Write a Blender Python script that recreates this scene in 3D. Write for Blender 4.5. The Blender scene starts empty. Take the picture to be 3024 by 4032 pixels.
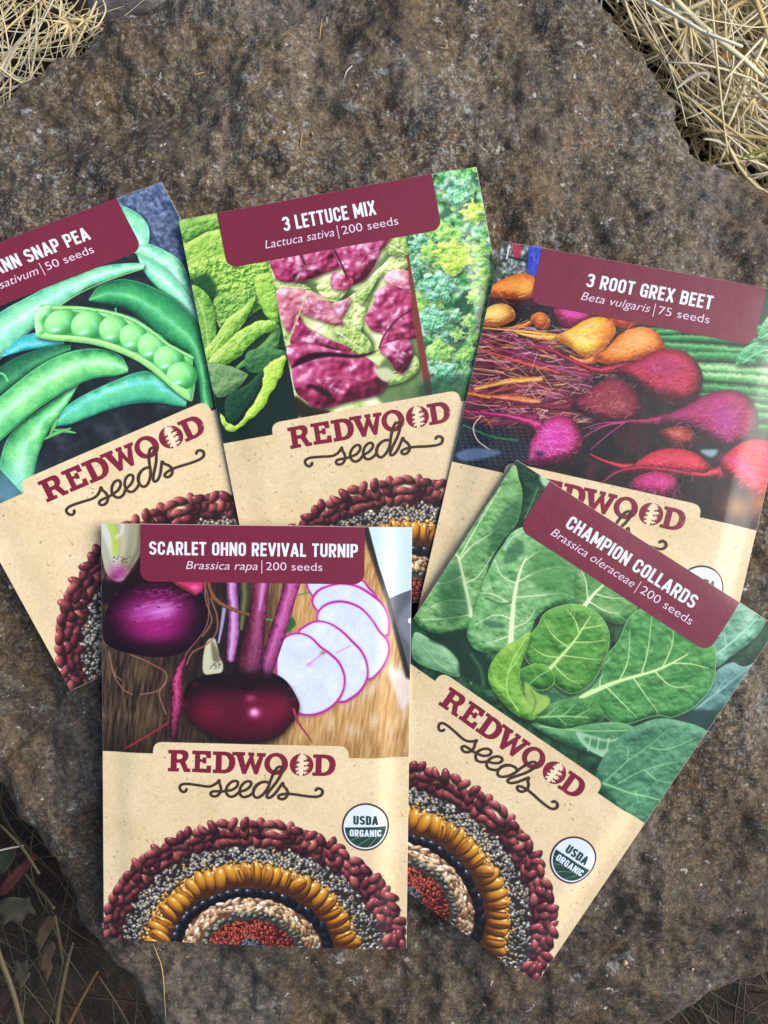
import bpy, math
import numpy as np
from mathutils import Vector, Matrix
from mathutils.geometry import delaunay_2d_cdt

# ---------------------------------------------------------------- camera, sky, sun, exposure
scene = bpy.context.scene
CAMH = 0.200                                   # metres above the flat crown of the boulder
cam_data = bpy.data.cameras.new('camera')
cam_data.sensor_fit = 'VERTICAL'; cam_data.sensor_height = 36; cam_data.sensor_width = 27
cam_data.lens = 26; cam_data.clip_start = 0.005; cam_data.clip_end = 100
cam = bpy.data.objects.new('camera', cam_data); cam.location = (0, 0, CAMH); cam.rotation_euler = (0, 0, 0)
scene.collection.objects.link(cam); scene.camera = cam

SUN_EL, SUN_AZ = math.radians(43), math.radians(80)     # azimuth clockwise from the top of the picture
world = bpy.data.worlds.new('World'); scene.world = world; world.use_nodes = True
wn = world.node_tree.nodes; wn.clear()
sky = wn.new('ShaderNodeTexSky'); sky.sky_type = 'NISHITA'; sky.sun_disc = False
sky.sun_elevation = SUN_EL; sky.sun_rotation = SUN_AZ; sky.dust_density = 2.0; sky.ozone_density = 1.0
bg = wn.new('ShaderNodeBackground'); bg.inputs[1].default_value = 0.072
wo = wn.new('ShaderNodeOutputWorld')
world.node_tree.links.new(sky.outputs[0], bg.inputs[0]); world.node_tree.links.new(bg.outputs[0], wo.inputs[0])
sd = bpy.data.lights.new('sun', 'SUN'); sd.energy = 2.2; sd.angle = math.radians(46); sd.color = (1.0, .93, .84)
so = bpy.data.objects.new('sun', sd); scene.collection.objects.link(so)
sv = Vector((math.cos(SUN_EL) * math.sin(SUN_AZ), math.cos(SUN_EL) * math.cos(SUN_AZ), math.sin(SUN_EL)))
so.rotation_euler = (-sv).to_track_quat('-Z', 'Y').to_euler(); so.location = sv * 2
scene.view_settings.view_transform = 'Standard'; scene.view_settings.look = 'None'
scene.view_settings.exposure = 0.85; scene.view_settings.gamma = 1.0
scene.render.engine = 'CYCLES'
# ---------------------------------------------------------------- printed artwork (numpy painter)
PW, PH = 825, 1143                 # print pixels, 10 per millimetre
WMM, HMM = 82.5, 114.3

def homog(src, dst):
    A = []
    for (x, y), (u, v) in zip(src, dst):
        A.append([x, y, 1, 0, 0, 0, -u * x, -u * y, -u]); A.append([0, 0, 0, x, y, 1, -v * x, -v * y, -v])
    return np.linalg.svd(np.array(A, float))[2][-1].reshape(3, 3)

def hmap(H, p):
    p = np.atleast_2d(np.array(p, float)); q = np.c_[p, np.ones(len(p))] @ H.T
    return q[:, :2] / q[:, 2:3]

CORNERS = {   # packet corners as measured on the photograph (3024 x 4032): TL, TR, BR, BL
    'pea': [(-570, 1175), (636, 716), (1401, 2194), (278, 2720)],
    'lettuce': [(703, 867), (1876, 657), (2173, 2281), (1024, 2474)],
    'beet': [(1979, 950), (3193, 1173), (2801, 2848), (1614, 2536)],
    'collards': [(2033, 1810), (3062, 2470), (2114, 3870), (1145, 3178)],
    'turnip': [(398, 2061), (1623, 2076), (1600, 3734), (409, 3693)]}
PRINT_RECT = [(0, 0), (PW, 0), (PW, PH), (0, PH)]

def tracer(name, ox, oy, s):
    H = homog(CORNERS[name], PRINT_RECT)
    return lambda pts: hmap(H, np.atleast_2d(np.array(pts, float)) * s + (ox, oy))

def smooth(pts, closed=True, n=5):
    p = np.array(pts, float)
    if len(p) < 3: return np.array([p[0] + (p[-1] - p[0]) * t for t in np.linspace(0, 1, 7)])
    q = np.vstack([p[-1], p, p[0], p[1]]) if closed else np.vstack([2 * p[0] - p[1], p, 2 * p[-1] - p[-2]])
    out = []
    m = len(p) if closed else len(p) - 1
    for i in range(m):
        a, b, c, d = q[i], q[i + 1], q[i + 2], q[i + 3]
        for k in range(n):
            t = k / n
            out.append(0.5 * (2 * b + (c - a) * t + (2 * a - 5 * b + 4 * c - d) * t * t + (3 * b - a - 3 * c + d) * t ** 3))
    if not closed: out.append(p[-1])
    return np.array(out)

def vnoise(h, w, cell, rng):
    gh, gw = int(h / cell) + 3, int(w / cell) + 3
    g = rng.random((gh, gw))
    y = np.arange(h) / cell; x = np.arange(w) / cell
    yi = y.astype(int); xi = x.astype(int); fy = y - yi; fx = x - xi
    fy = (fy * fy * (3 - 2 * fy))[:, None]; fx = (fx * fx * (3 - 2 * fx))[None]
    a = g[yi][:, xi]; b = g[yi][:, xi + 1]; c = g[yi + 1][:, xi]; d = g[yi + 1][:, xi + 1]
    return (a * (1 - fx) + b * fx) * (1 - fy) + (c * (1 - fx) + d * fx) * fy

def fbm(h, w, cell, rng, octv=4, gain=.55):
    s = np.zeros((h, w)); amp = 1; tot = 0
    for o in range(octv):
        if cell < 1.2: break
        s += amp * vnoise(h, w, cell, rng); tot += amp; amp *= gain; cell *= .5
    return s / tot

def boxblur(a, r):
    r = int(max(1, r))
    for ax in (0, 1):
        p = np.pad(a, [(r + 1, r) if k == ax else (0, 0) for k in (0, 1)], mode='edge')
        c = np.cumsum(p, axis=ax)
        n = a.shape[ax]
        a = (np.take(c, np.arange(2 * r + 1, 2 * r + 1 + n), axis=ax) - np.take(c, np.arange(0, n), axis=ax)) / (2 * r + 1)
    return a

def blur(a, r): return boxblur(boxblur(a, r), max(1, r * .7))

def col(c): return np.array(c, float) / 255.

def ramp(t, stops):
    xs = [s[0] for s in stops]; cs = np.array([s[1] for s in stops], float) / 255.
    return np.stack([np.interp(t, xs, cs[:, k]) for k in range(3)], -1)

class Print:
    def __init__(self, base, seed):
        self.a = np.empty((PH, PW, 3)); self.a[:] = col(base); self.rng = np.random.default_rng(seed)
    def win(self, x0, y0, x1, y1):
        x0 = int(max(0, math.floor(x0))); y0 = int(max(0, math.floor(y0)))
        x1 = int(min(PW, math.ceil(x1) + 1)); y1 = int(min(PH, math.ceil(y1) + 1))
        return (x0, y0, x1, y1) if x1 > x0 + 1 and y1 > y0 + 1 else None
    def mask(self, pts, pad=2):
        p = np.array(pts, float)
        w = self.win(p[:, 0].min() - pad, p[:, 1].min() - pad, p[:, 0].max() + pad, p[:, 1].max() + pad)
        if w is None: return None, None
        x0, y0, x1, y1 = w
        S = 3; hh, ww = (y1 - y0) * S, (x1 - x0) * S
        q = (p - (x0, y0)) * S; r = np.roll(q, -1, 0)
        tog = np.zeros((hh, ww + 1), np.int32)
        for (ax, ay), (bx, by) in zip(q, r):
            if ay == by: continue
            if ay > by: ax, ay, bx, by = bx, by, ax, ay
            i0 = max(0, int(math.ceil(ay - .5))); i1 = min(hh - 1, int(math.ceil(by - .5)) - 1)
            if i1 < i0: continue
            ys = np.arange(i0, i1 + 1)
            xs = ax + (ys + .5 - ay) * (bx - ax) / (by - ay)
            tog[ys, np.clip(np.ceil(xs - .5), 0, ww).astype(int)] ^= 1
        ins = (np.cumsum(tog, 1)[:, :ww] & 1).astype(float)
        return ins.reshape(y1 - y0, S, x1 - x0, S).mean((1, 3)), w
    def put(self, m, w, c, alpha=1.):
        x0, y0, x1, y1 = w
        v = self.a[y0:y1, x0:x1]; m = (m * alpha)[..., None]
        v[:] = v * (1 - m) + c * m
    def poly(self, pts, c, sm=True, soft=0, alpha=1.):
        p = smooth(pts) if sm else np.array(pts, float)
        m, w = self.mask(p, 2 + 2 * soft)
        if m is None: return
        if soft: m = blur(m, soft)
        self.put(m, w, col(c), alpha)
    def pillow(self, pts, lo, mid, hi, r=12, light=(-.5, -.8), gain=1., rough=0., cell=10, spec=None, sm=True, alpha=1., rim=None, bias=0., bump=0., bcell=12, shade_edge=.0):
        """a rounded shape seen in a photograph: height from the blurred outline, lit from one side"""
        p = smooth(pts) if sm else np.array(pts, float)
        m, w = self.mask(p, 3)
        if m is None: return
        hgt = blur(m, r) * r * 1.3
        H, W = m.shape
        if bump: hgt = hgt + (fbm(H, W, bcell, self.rng, 3) - .5) * bump * bcell
        gy, gx = np.gradient(hgt)
        nl = 1 / np.sqrt(gx * gx + gy * gy + 1)
        L = np.array([light[0], light[1], .75]); L /= np.linalg.norm(L)
        d = (-gx * -L[0] * -1 + -gy * -L[1] * -1) * nl + L[2] * nl
        t = np.clip((d - .55) * 1.15 * gain + .5 + bias, 0, 1)
        if rough: t = np.clip(t + (fbm(H, W, cell, self.rng, 4) - .5) * rough, 0, 1)
        if shade_edge: t = np.clip(t - shade_edge * (1 - np.clip(blur(m, r) * 2 - 1, 0, 1)), 0, 1)
        c = ramp(t, [(0, lo), (.5, mid), (1, hi)])
        if spec is not None:
            s = np.clip((t - .86) / .14, 0, 1)[..., None] * .8; c = c * (1 - s) + col(spec) * s
        self.put(m, w, c, alpha)
        if rim is not None: self.stroke(np.vstack([p, p[:1]]), rim[1], rim[0], sm=False, alpha=rim[2] if len(rim) > 2 else 1)
        return m, w
    def dist(self, p, widths, pad=3):
        wd = np.interp(np.linspace(0, 1, len(p)), np.linspace(0, 1, len(widths)), widths) if np.ndim(widths) else np.full(len(p), float(widths))
        R = wd.max() / 2 + pad
        w = self.win(p[:, 0].min() - R, p[:, 1].min() - R, p[:, 0].max() + R, p[:, 1].max() + R)
        if w is None: return None
        x0, y0, x1, y1 = w
        D = np.full((y1 - y0, x1 - x0), 1e9); Sg = np.zeros_like(D); Wd = np.ones_like(D); T = np.zeros_like(D)
        for i in range(len(p) - 1):
            a, b = p[i], p[i + 1]; rr = max(wd[i], wd[i + 1]) / 2 + pad
            u0 = int(max(0, min(a[0], b[0]) - rr - x0)); u1 = int(min(x1 - x0, max(a[0], b[0]) + rr - x0 + 2))
            v0 = int(max(0, min(a[1], b[1]) - rr - y0)); v1 = int(min(y1 - y0, max(a[1], b[1]) + rr - y0 + 2))
            if u1 <= u0 or v1 <= v0: continue
            X = (np.arange(u0, u1) + x0 + .5)[None]; Y = (np.arange(v0, v1) + y0 + .5)[:, None]
            e = b - a; L2 = max(e @ e, 1e-9)
            t = np.clip(((X - a[0]) * e[0] + (Y - a[1]) * e[1]) / L2, 0, 1)
            dx = X - a[0] - t * e[0]; dy = Y - a[1] - t * e[1]
            ww = wd[i] + (wd[i + 1] - wd[i]) * t
            d = np.sqrt(dx * dx + dy * dy); rel = d - ww / 2
            cur = D[v0:v1, u0:u1]; k = rel < cur
            cur[k] = rel[k]
            sg = np.sign(e[0] * dy - e[1] * dx) * d / np.maximum(ww / 2, .1)
            Sg[v0:v1, u0:u1][k] = sg[k]; Wd[v0:v1, u0:u1][k] = ww[k]; T[v0:v1, u0:u1][k] = ((i + t) / (len(p) - 1))[k]
        return D, Sg, T, w
    def stroke(self, pts, width, c, sm=True, soft=.7, alpha=1.):
        p = smooth(pts, False) if sm else np.array(pts, float)
        r = self.dist(p, width, 3 + soft)
        if r is None: return
        D, Sg, T, w = r
        self.put(np.clip(.5 - D / (2 * soft), 0, 1), w, col(c), alpha)
    def tube(self, pts, widths, stops, rough=0., cell=14, sm=True, along=None, alpha=1., stretch=None, edge=.9):
        """stops run across the tube from its left-hand side (-1) to its right-hand side (+1) as you walk the path"""
        p = smooth(pts, False) if sm else np.array(pts, float)
        r = self.dist(p, widths, 4)
        if r is None: return
        D, Sg, T, w = r
        t = Sg.copy()
        if rough: t = t + (fbm(*t.shape, cell, self.rng, 4) - .5) * rough
        c = ramp(np.clip(t, -1, 1), stops)
        if along is not None:
            k = np.interp(T, [a[0] for a in along], [a[1] for a in along])[..., None]; c = np.clip(c * k, 0, 1)
        self.put(np.clip(.5 - D / (2 * edge), 0, 1), w, c, alpha)
    def glow(self, x, y, rx, ry, c, alpha, ang=0, within=None):
        R = 2.4 * max(rx, ry); w = self.win(x - R, y - R, x + R, y + R)
        if w is None: return
        x0, y0, x1, y1 = w
        X = np.arange(x0, x1)[None] - x; Y = np.arange(y0, y1)[:, None] - y
        ca, sa = math.cos(ang), math.sin(ang)
        u = (X * ca + Y * sa) / rx; v = (-X * sa + Y * ca) / ry
        m = np.exp(-(u * u + v * v))
        if within is not None:
            mm, ww = within; full = np.zeros((PH, PW)); full[ww[1]:ww[3], ww[0]:ww[2]] = mm; m = m * full[y0:y1, x0:x1]
        self.put(m, w, col(c), alpha)
    def ell(self, x, y, a, b, ang, lo, mid, hi, light=(-.45, -.8), spec=None, groove=None, notch=0., alpha=1., sx=.0):
        R = max(a, b) + 2; w = self.win(x - R, y - R, x + R, y + R)
        if w is None: return
        x0, y0, x1, y1 = w
        X = np.arange(x0, x1)[None] + .5 - x; Y = np.arange(y0, y1)[:, None] + .5 - y
        ca, sa = math.cos(ang), math.sin(ang)
        u = (X * ca + Y * sa) / a; v = (-X * sa + Y * ca) / b
        if notch: v = v + notch * (1 - u * u * 2.2)              # kidney bend
        r = np.sqrt(u * u + v * v)
        m = np.clip((1 - r) * min(a, b) + .5, 0, 1)
        z = np.sqrt(np.clip(1 - r * r, 0, 1))
        nx = (u * ca - v * sa); ny = (u * sa + v * ca)
        L = np.array([light[0], light[1], .8]); L /= np.linalg.norm(L)
        d = np.clip(nx * L[0] + ny * L[1] + z * L[2], 0, 1)
        c = ramp(d, [(0, lo), (.62, mid), (1, hi)])
        if groove is not None:
            g = np.exp(-((v - groove[1]) / groove[2]) ** 2) * (np.abs(u) < groove[3]); c = c * (1 - g[..., None]) + col(groove[0]) * g[..., None]
        if spec is not None:
            s = np.clip((d - spec[1]) / (1 - spec[1]), 0, 1)[..., None] ** 1.5; c = c * (1 - s) + col(spec[0]) * s
        self.put(m, w, c, alpha)
    def noise(self, amp, cell, x0=0, y0=0, x1=PW, y1=PH, tint=(1, 1, 1)):
        n = (fbm(y1 - y0, x1 - x0, cell, self.rng, 3) - .5)[..., None] * amp * np.array(tint)
        self.a[y0:y1, x0:x1] = np.clip(self.a[y0:y1, x0:x1] + n, 0, 1)

# ---- shared layout of the packet front, in print pixels
BANNER = (106, 0, 700, 154, 29)          # x0, y0, x1, y1, corner radius
KRAFT_Y = 621; TAB = (140, 589, 664, 22)
RING_C = None

def kraft(P):
    rng = P.rng
    y0 = 560
    h = PH - y0
    n = fbm(h, PW, 5, rng, 3) - .5; n2 = fbm(h, PW, 90, rng, 3) - .5; n3 = rng.random((h, PW)) - .5
    c = col((222, 202, 162)) + n[..., None] * np.array([.10, .10, .11]) + n2[..., None] * np.array([.06, .07, .10]) + n3[..., None] * .035
    P.kr = np.clip(c, 0, 1)
    A = P.a.copy(); P.a[y0:] = P.kr
    for _ in range(230):                   # fibres and bran flecks in the paper
        x, y = rng.random() * PW, y0 + rng.random() * h; L = rng.uniform(1, 6); t = rng.random() * 6.3
        k = rng.random()
        c = (120, 95, 60) if k < .5 else (195, 150, 85) if k < .85 else (90, 75, 60)
        P.stroke([(x, y), (x + L * math.cos(t), y + L * math.sin(t))], rng.uniform(1.2, 2.6), c, sm=False, alpha=rng.uniform(.4, .9))
    return A

def tab_mask():
    m = np.zeros((PH, PW)); m[KRAFT_Y:] = 1
    x0, y0, x1, r = TAB
    Y, X = np.mgrid[0:PH, 0:PW]
    dx = np.maximum(np.maximum(x0 + r - X, X - (x1 - r)), 0); dy = np.maximum(y0 + r - Y, 0)
    t = (np.hypot(dx, dy) <= r) & (Y >= y0) & (X >= x0) & (X <= x1)
    return np.maximum(m, t)

def seeds_ring(P):
    """half-round mosaic of beans and seeds along the foot of the packet"""
    rng = P.rng = np.random.default_rng(77); T = tracer('turnip', 360, 2860, .7836)     # the same mosaic on every packet
    C = T([(810, 1108)])[0]; top = T([(820, 452)])[0]; lf = T([(52, 1090)])[0]; rt = T([(1580, 1100)])[0]
    ax = (rt[0] - lf[0]) / 2 + 2; ay = C[1] - top[1]; cx = (rt[0] + lf[0]) / 2; cy = C[1]
    def pt(th, t): return cx + ax * t * math.cos(th), cy - ay * t * math.sin(th)
    def band(th, a_top, a_side): s = math.sin(th); return a_side + (a_top - a_side) * max(s, 0) ** 1.3
    Y, X = np.mgrid[0:PH, 0:PW]
    u = (X - cx) / ax; v = (cy - Y) / ay
    r = np.hypot(u, v); s = np.clip(v / np.maximum(r, 1e-6), 0, 1) ** 1.3
    def bandm(top_o, side_o): return side_o + (top_o - side_o) * s
    n = fbm(PH, PW, 14, rng, 3)
    def fillband(o, c, jag=.03):
        m = blur(((r + (n - .5) * jag) < bandm(*o)).astype(float), 2)[..., None]
        P.a[:] = P.a * (1 - m) + col(c) * m
    fillband((.90, .95), (70, 24, 34), .10)
    fillband((.79, .86), (42, 38, 34))
    fillband((.655, .70), (112, 74, 36))
    fillband((.61, .655), (70, 38, 16))
    fillband((.465, .535), (16, 14, 18))
    fillband((.395, .46), (104, 68, 46))
    fillband((.275, .335), (60, 58, 50))
    fillband((.225, .285), (58, 16, 12))
    fillband((.085, .085), (26, 22, 24))
    PI = math.pi
    def scatter(n, o, i, fn, keepy=True):
        pts = []
        for _ in range(n):
            th = rng.uniform(-.06, PI + .06); t = rng.uniform(band(th, i[0], i[1]), band(th, o[0], o[1]))
            pts.append((th, t))
        pts.sort(key=lambda q: -q[1])
        for th, t in pts: fn(*pt(th, t), th)
    # small grey-green seeds, wheat-coloured grains
    def grey(x, y, th):
        k = rng.random()
        mid = (104, 102, 98) if k < .5 else (70, 66, 60) if k < .8 else (146, 142, 128) if k < .93 else (140, 110, 62)
        lo = tuple(int(q * .28) for q in mid); hi = tuple(min(255, int(q * 1.75)) for q in mid)
        P.ell(x, y, rng.uniform(5.0, 7.6), rng.uniform(4.0, 5.6), rng.random() * 6.3, lo, mid, hi, spec=((226, 232, 226), .93))
    def gold(x, y, th):
        k = rng.random(); mid = (190, 140, 66) if k < .6 else (214, 178, 116) if k < .85 else (150, 92, 38)
        P.ell(x, y, rng.uniform(5, 7.5), rng.uniform(4, 5.6), rng.random() * 6.3, tuple(int(q * .45) for q in mid), mid, tuple(min(255, int(q * 1.35)) for q in mid), spec=((250, 238, 205), .93))
    scatter(520, (.675, .745), (.60, .64), gold)
    scatter(980, (.80, .885), (.665, .715), grey)
    # pale grains, round grey-green peas, red grains, dark centre
    def red(x, y, th):
        k = rng.random(); mid = (112, 34, 24) if k < .6 else (152, 62, 38) if k < .78 else (66, 18, 16)
        P.ell(x, y, rng.uniform(4.5, 7), rng.uniform(4, 5.4), rng.random() * 6.3, tuple(int(q * .35) for q in mid), mid, tuple(min(255, int(q * 1.45)) for q in mid), spec=((248, 190, 150), .92))
    scatter(430, (.225, .285), (.075, .10), red)
    def dark(x, y, th):
        k = rng.random(); mid = (40, 40, 48) if k < .6 else (66, 52, 44)
        P.ell(x, y, rng.uniform(6, 9), rng.uniform(5, 7), rng.random() * 6.3, (10, 9, 10), mid, (96, 98, 110), spec=((150, 160, 180), .93))
    scatter(60, (.08, .09), (0, 0), dark)
    def rice(x, y, th):
        k = rng.random(); mid = (192, 160, 118) if k < .5 else (164, 118, 80) if k < .85 else (222, 212, 188)
        tang = math.atan2(-ay * math.cos(th), -ax * math.sin(th))
        P.ell(x, y, rng.uniform(12, 16), rng.uniform(5, 6.6), tang + rng.normal(0, .4), tuple(int(q * .42) for q in mid), mid, tuple(min(255, int(q * 1.2)) for q in mid), spec=((255, 250, 236), .92))
    scatter(190, (.385, .45), (.295, .365), rice)
    m = 34
    for q in range(m + 1):
        th = PI * q / m; x, y = pt(th, band(th, .262, .32) + rng.normal(0, .007))
        mid = [(84, 88, 78), (112, 112, 90), (66, 68, 62), (136, 126, 100)][int(rng.integers(4))]
        P.ell(x + rng.normal(0, 2), y + rng.normal(0, 2.5), rng.uniform(6.5, 9.5), rng.uniform(6, 8), 0, (24, 26, 26), mid, (150, 156, 146), spec=((206, 212, 208), .95))
    # black beans with hard glints
    m = 23
    for q in range(m + 1):
        th = PI * (q + rng.normal(0, .12)) / m; x, y = pt(th, band(th, .437, .505) + rng.normal(0, .005))
        tang = math.atan2(-ay * math.cos(th), -ax * math.sin(th))
        P.ell(x, y, 20, 12, tang + rng.normal(0, .15), (6, 6, 8), (18, 18, 24), (58, 62, 78), spec=((196, 214, 246), .955))
    # yellow beans, set like spokes
    m = 29
    for q in range(m + 1):
        th = PI * (q + rng.normal(0, .13)) / m; x, y = pt(th, band(th, .572, .62) + rng.normal(0, .008))
        rad = math.atan2(-ay * math.sin(th), ax * math.cos(th))
        k = rng.random(); a = rng.uniform(29, 36); b = rng.uniform(14, 18)
        ang = rad + rng.normal(0, .16) - .22 * math.cos(th)
        gr = ((84, 42, 14), rng.choice([-.25, .2, .4]), .16, .8) if k < .62 else None
        P.ell(x + 1.5, y + 3, a, b, ang, (34, 18, 6), (44, 24, 8), (60, 34, 12), alpha=.85)
        P.ell(x, y, a, b, ang, (74, 38, 8), (178, 116, 28), (224, 168, 60), light=(.1, -.85), groove=gr, spec=((255, 240, 190), .955))
        if gr is not None and rng.random() < .6:
            P.ell(x, y, a * .55, b * .45, ang, (96, 46, 10), (150, 88, 22), (190, 130, 40), light=(.1, -.8), alpha=.8)
    # kidney beans in three loose rows
    beans = []
    for row, (to, so, cnt) in enumerate([(.83, .89, 50), (.89, .938, 52), (.955, .982, 50)]):
        for q in range(cnt + 1):
            th = PI * (q + rng.normal(0, .22) + .5 * (row % 2)) / cnt
            if not -.05 < th < PI + .05: continue
            beans.append((row, th, band(th, to, so) + rng.normal(0, .007)))
    rng.shuffle(beans)
    beans.sort(key=lambda q: q[0])
    for row, th, t in beans:
        x, y = pt(th, t); k = rng.random()
        tang = math.atan2(-ay * math.cos(th), -ax * math.sin(th))
        ang = tang + (rng.normal(0, .5) if k < .7 else PI / 2 + rng.normal(0, .3))
        mid = [(120, 54, 56), (104, 44, 48), (132, 66, 64), (92, 36, 42)][int(rng.integers(4))]
        a = rng.uniform(18.5, 23); b = rng.uniform(10.5, 13)
        if rng.random() < .5: ang += PI
        P.ell(x + 2, y + 3.5, a, b, ang, (38, 14, 18), (44, 16, 22), (60, 24, 30), notch=.12, alpha=.6)
        P.ell(x, y, a, b, ang, tuple(int(q * .34) for q in mid), mid, tuple(min(255, int(q * 1.42 + 14)) for q in mid), notch=rng.uniform(.06, .18),
              groove=((70, 24, 30), .62, .16, .35) if rng.random() < .4 else None, spec=((226, 176, 182), .955))

def finish(P, draw_picture):
    A = kraft(P); K = P.a.copy()
    P.a = A; draw_picture(P)
    P.noise(.035, 3)
    pic = P.a.copy()
    P.a = K; seeds_ring(P); K = P.a
    m = tab_mask()[..., None]
    P.a = np.clip(pic * (1 - m) + K * m, 0, 1)
    return P.a
def pic_turnip(P):
    T = tracer('turnip', 360, 2020, .7836); rng = P.rng
    k = .533                                              # crop pixel -> print pixel
    # wooden board, grain running down the picture
    h, w = 640, PW
    g = fbm(int(h / 8) + 1, w, 5, rng, 4); g = np.repeat(g, 8, 0)[:h]
    sh = (np.arange(h) * .12).astype(int)
    g = np.stack([np.roll(g[i], -sh[i]) for i in range(h)])
    X = np.arange(w)[None] * np.ones((h, 1)); Y = np.arange(h)[:, None] * np.ones((1, w))
    t = np.clip((X - 380) / 140, 0, 1)
    dark = ramp(g, [(.2, (28, 21, 16)), (.5, (70, 54, 38)), (.8, (108, 86, 62))]); lite = ramp(g, [(.2, (160, 116, 62)), (.5, (192, 150, 92)), (.8, (212, 178, 122))])
    P.a[:h] = dark * (1 - t[..., None]) + lite * t[..., None]
    sd = np.clip(1 - np.hypot((X - 350) / 260, (Y - 330) / 300), 0, 1)[..., None] ** .6
    P.a[:h] = P.a[:h] * (1 - .82 * sd * (1 - t[..., None])) + col((20, 11, 12)) * (.82 * sd * (1 - t[..., None]))
    P.a[480:h] *= (1 - .5 * np.clip((Y[480:] - 520) / 110, 0, 1)[..., None] * np.clip((460 - X[480:]) / 200, .25, 1)[..., None])
    # whitish glare painted over the board at right
    for q in range(26):
        x, y = rng.uniform(1180, 1600), rng.uniform(760, 1180)
        P.glow(*T([(x, y)])[0], rng.uniform(4, 16), rng.uniform(12, 40), (232, 226, 220), .28)
    P.poly(T([(1500, 790), (1590, 830), (1605, 940), (1560, 1000), (1530, 930), (1510, 860)]), (226, 222, 226), soft=6, alpha=.75)
    # knife
    P.stroke(T([(1380, 80), (1500, 430), (1600, 820)]), 26, (40, 36, 38), sm=False, soft=4)
    P.poly(T([(1382, 40), (1640, 40), (1640, 380), (1497, 432), (1440, 260)]), (196, 222, 230), sm=False)
    P.poly(T([(1497, 432), (1640, 378), (1640, 850), (1606, 830), (1540, 600)]), (84, 90, 102), sm=False)
    P.poly(T([(1540, 560), (1640, 430), (1640, 700)]), (116, 124, 138), soft=6)
    P.ell(*T([(1602, 549)])[0], 6, 8, 0, (200, 206, 220), (240, 244, 250), (255, 255, 255))
    # leaf bases, top left
    P.poly(T([(30, 40), (260, 40), (262, 170), (215, 260), (150, 345), (80, 310), (50, 200)]), (170, 172, 150))
    for pts, c, wd in [([(60, 60), (110, 200), (150, 320)], (206, 212, 200), 26), ([(95, 50), (120, 120), (120, 200)], (176, 206, 70), 24), ([(150, 60), (160, 180), (140, 280)], (196, 190, 160), 22), ([(215, 60), (200, 170), (160, 300)], (150, 152, 118), 26), ([(245, 60), (235, 180), (190, 280)], (108, 104, 82), 14), ([(125, 120), (150, 100), (160, 60)], (222, 226, 224), 8)]:
        P.stroke(T(pts), wd * k * 1.5, c, soft=5, alpha=.9)
    P.glow(*T([(140, 300)])[0], 26, 22, (176, 54, 140), .9); P.glow(*T([(110, 322)])[0], 14, 10, (120, 30, 90), .7)
    for q in range(14): P.glow(*T([(rng.uniform(110, 200), rng.uniform(215, 250))])[0], 2.5, 2, (40, 44, 30), .7)
    P.poly(T([(50, 340), (150, 350), (230, 250), (262, 160), (270, 420), (60, 460)]), (24, 10, 16), soft=5)
    # stalks
    P.poly(T([(575, 660), (620, 630), (645, 720), (662, 760), (650, 802), (565, 802)]), (196, 198, 168), soft=1)
    P.poly(T([(605, 640), (640, 700), (648, 745), (612, 740)]), (96, 84, 62), soft=3, alpha=.8)
    for q in range(12): P.glow(*T([(rng.uniform(590, 650), rng.uniform(755, 780))])[0], 2.4, 2, (66, 60, 44), .8)
    P.tube(T([(668, 480), (655, 570), (640, 650)]), [12, 10, 6], [(-1, (90, 80, 110)), (0, (170, 168, 206)), (1, (110, 100, 140))])
    P.tube(T([(700, 330), (715, 500), (712, 610), (700, 730)]), [29, 29, 32, 22], [(-1, (104, 52, 106)), (-.4, (186, 118, 190)), (.2, (214, 164, 214)), (.6, (150, 78, 146)), (1, (80, 32, 74))], rough=.5, cell=12)
    P.tube(T([(765, 330), (768, 420), (752, 580)]), [24, 22, 14], [(-1, (50, 52, 30)), (0, (112, 116, 70)), (1, (40, 40, 24))], rough=.4)
    P.tube(T([(1010, 330), (985, 430), (935, 600), (878, 790)]), [46, 40, 44, 34], [(-1, (98, 28, 72)), (-.5, (176, 74, 140)), (.1, (206, 112, 178)), (.5, (160, 60, 124)), (1, (74, 18, 50))], rough=.6, cell=12)
    P.tube(T([(855, 330), (840, 470), (815, 640), (780, 850)]), [42, 42, 52, 82], [(-1, (66, 20, 44)), (-.6, (128, 52, 94)), (-.1, (154, 74, 116)), (.4, (122, 46, 78)), (1, (58, 14, 34))], rough=.6, cell=12, along=[(0, 1.25), (.35, 1.05), (.7, .95), (1, .5)])
    P.tube(T([(862, 340), (850, 430), (842, 490)]), [16, 14, 6], [(-1, (180, 100, 180)), (0, (216, 150, 216)), (1, (160, 80, 150))], alpha=.8)
    P.poly(T([(985, 500), (1020, 540), (1020, 570), (970, 605), (965, 560)]), (44, 96, 48), soft=1); P.stroke(T([(868, 535), (940, 535), (1005, 520)]), 5, (70, 140, 70)); P.stroke(T([(1040, 412), (1100, 398)]), 4, (60, 150, 80))
    P.tube(T([(585, 350), (620, 430), (700, 480), (800, 512), (860, 500), (880, 470)]), [9, 13, 10, 8, 7, 4], [(-1, (90, 50, 26)), (0, (150, 94, 56)), (1, (66, 36, 22))], rough=.6, cell=8)
    # big turnip
    out = [(62, 640), (60, 560), (78, 480), (108, 420), (168, 372), (255, 346), (370, 338), (470, 350), (540, 388), (578, 440), (592, 510), (580, 580), (540, 640), (480, 690), (400, 718), (300, 722), (200, 706), (115, 685)]
    M = P.pillow(T(out), (18, 3, 12), (70, 9, 46), (120, 20, 86), r=60, light=(-.1, -.4), gain=1., rough=.16, cell=20, shade_edge=.95)
    P.glow(*T([(322, 530)])[0], 84, 54, (158, 22, 112), .78, within=M)
    P.glow(*T([(330, 600)])[0], 70, 26, (176, 36, 136), .5, within=M)
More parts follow.
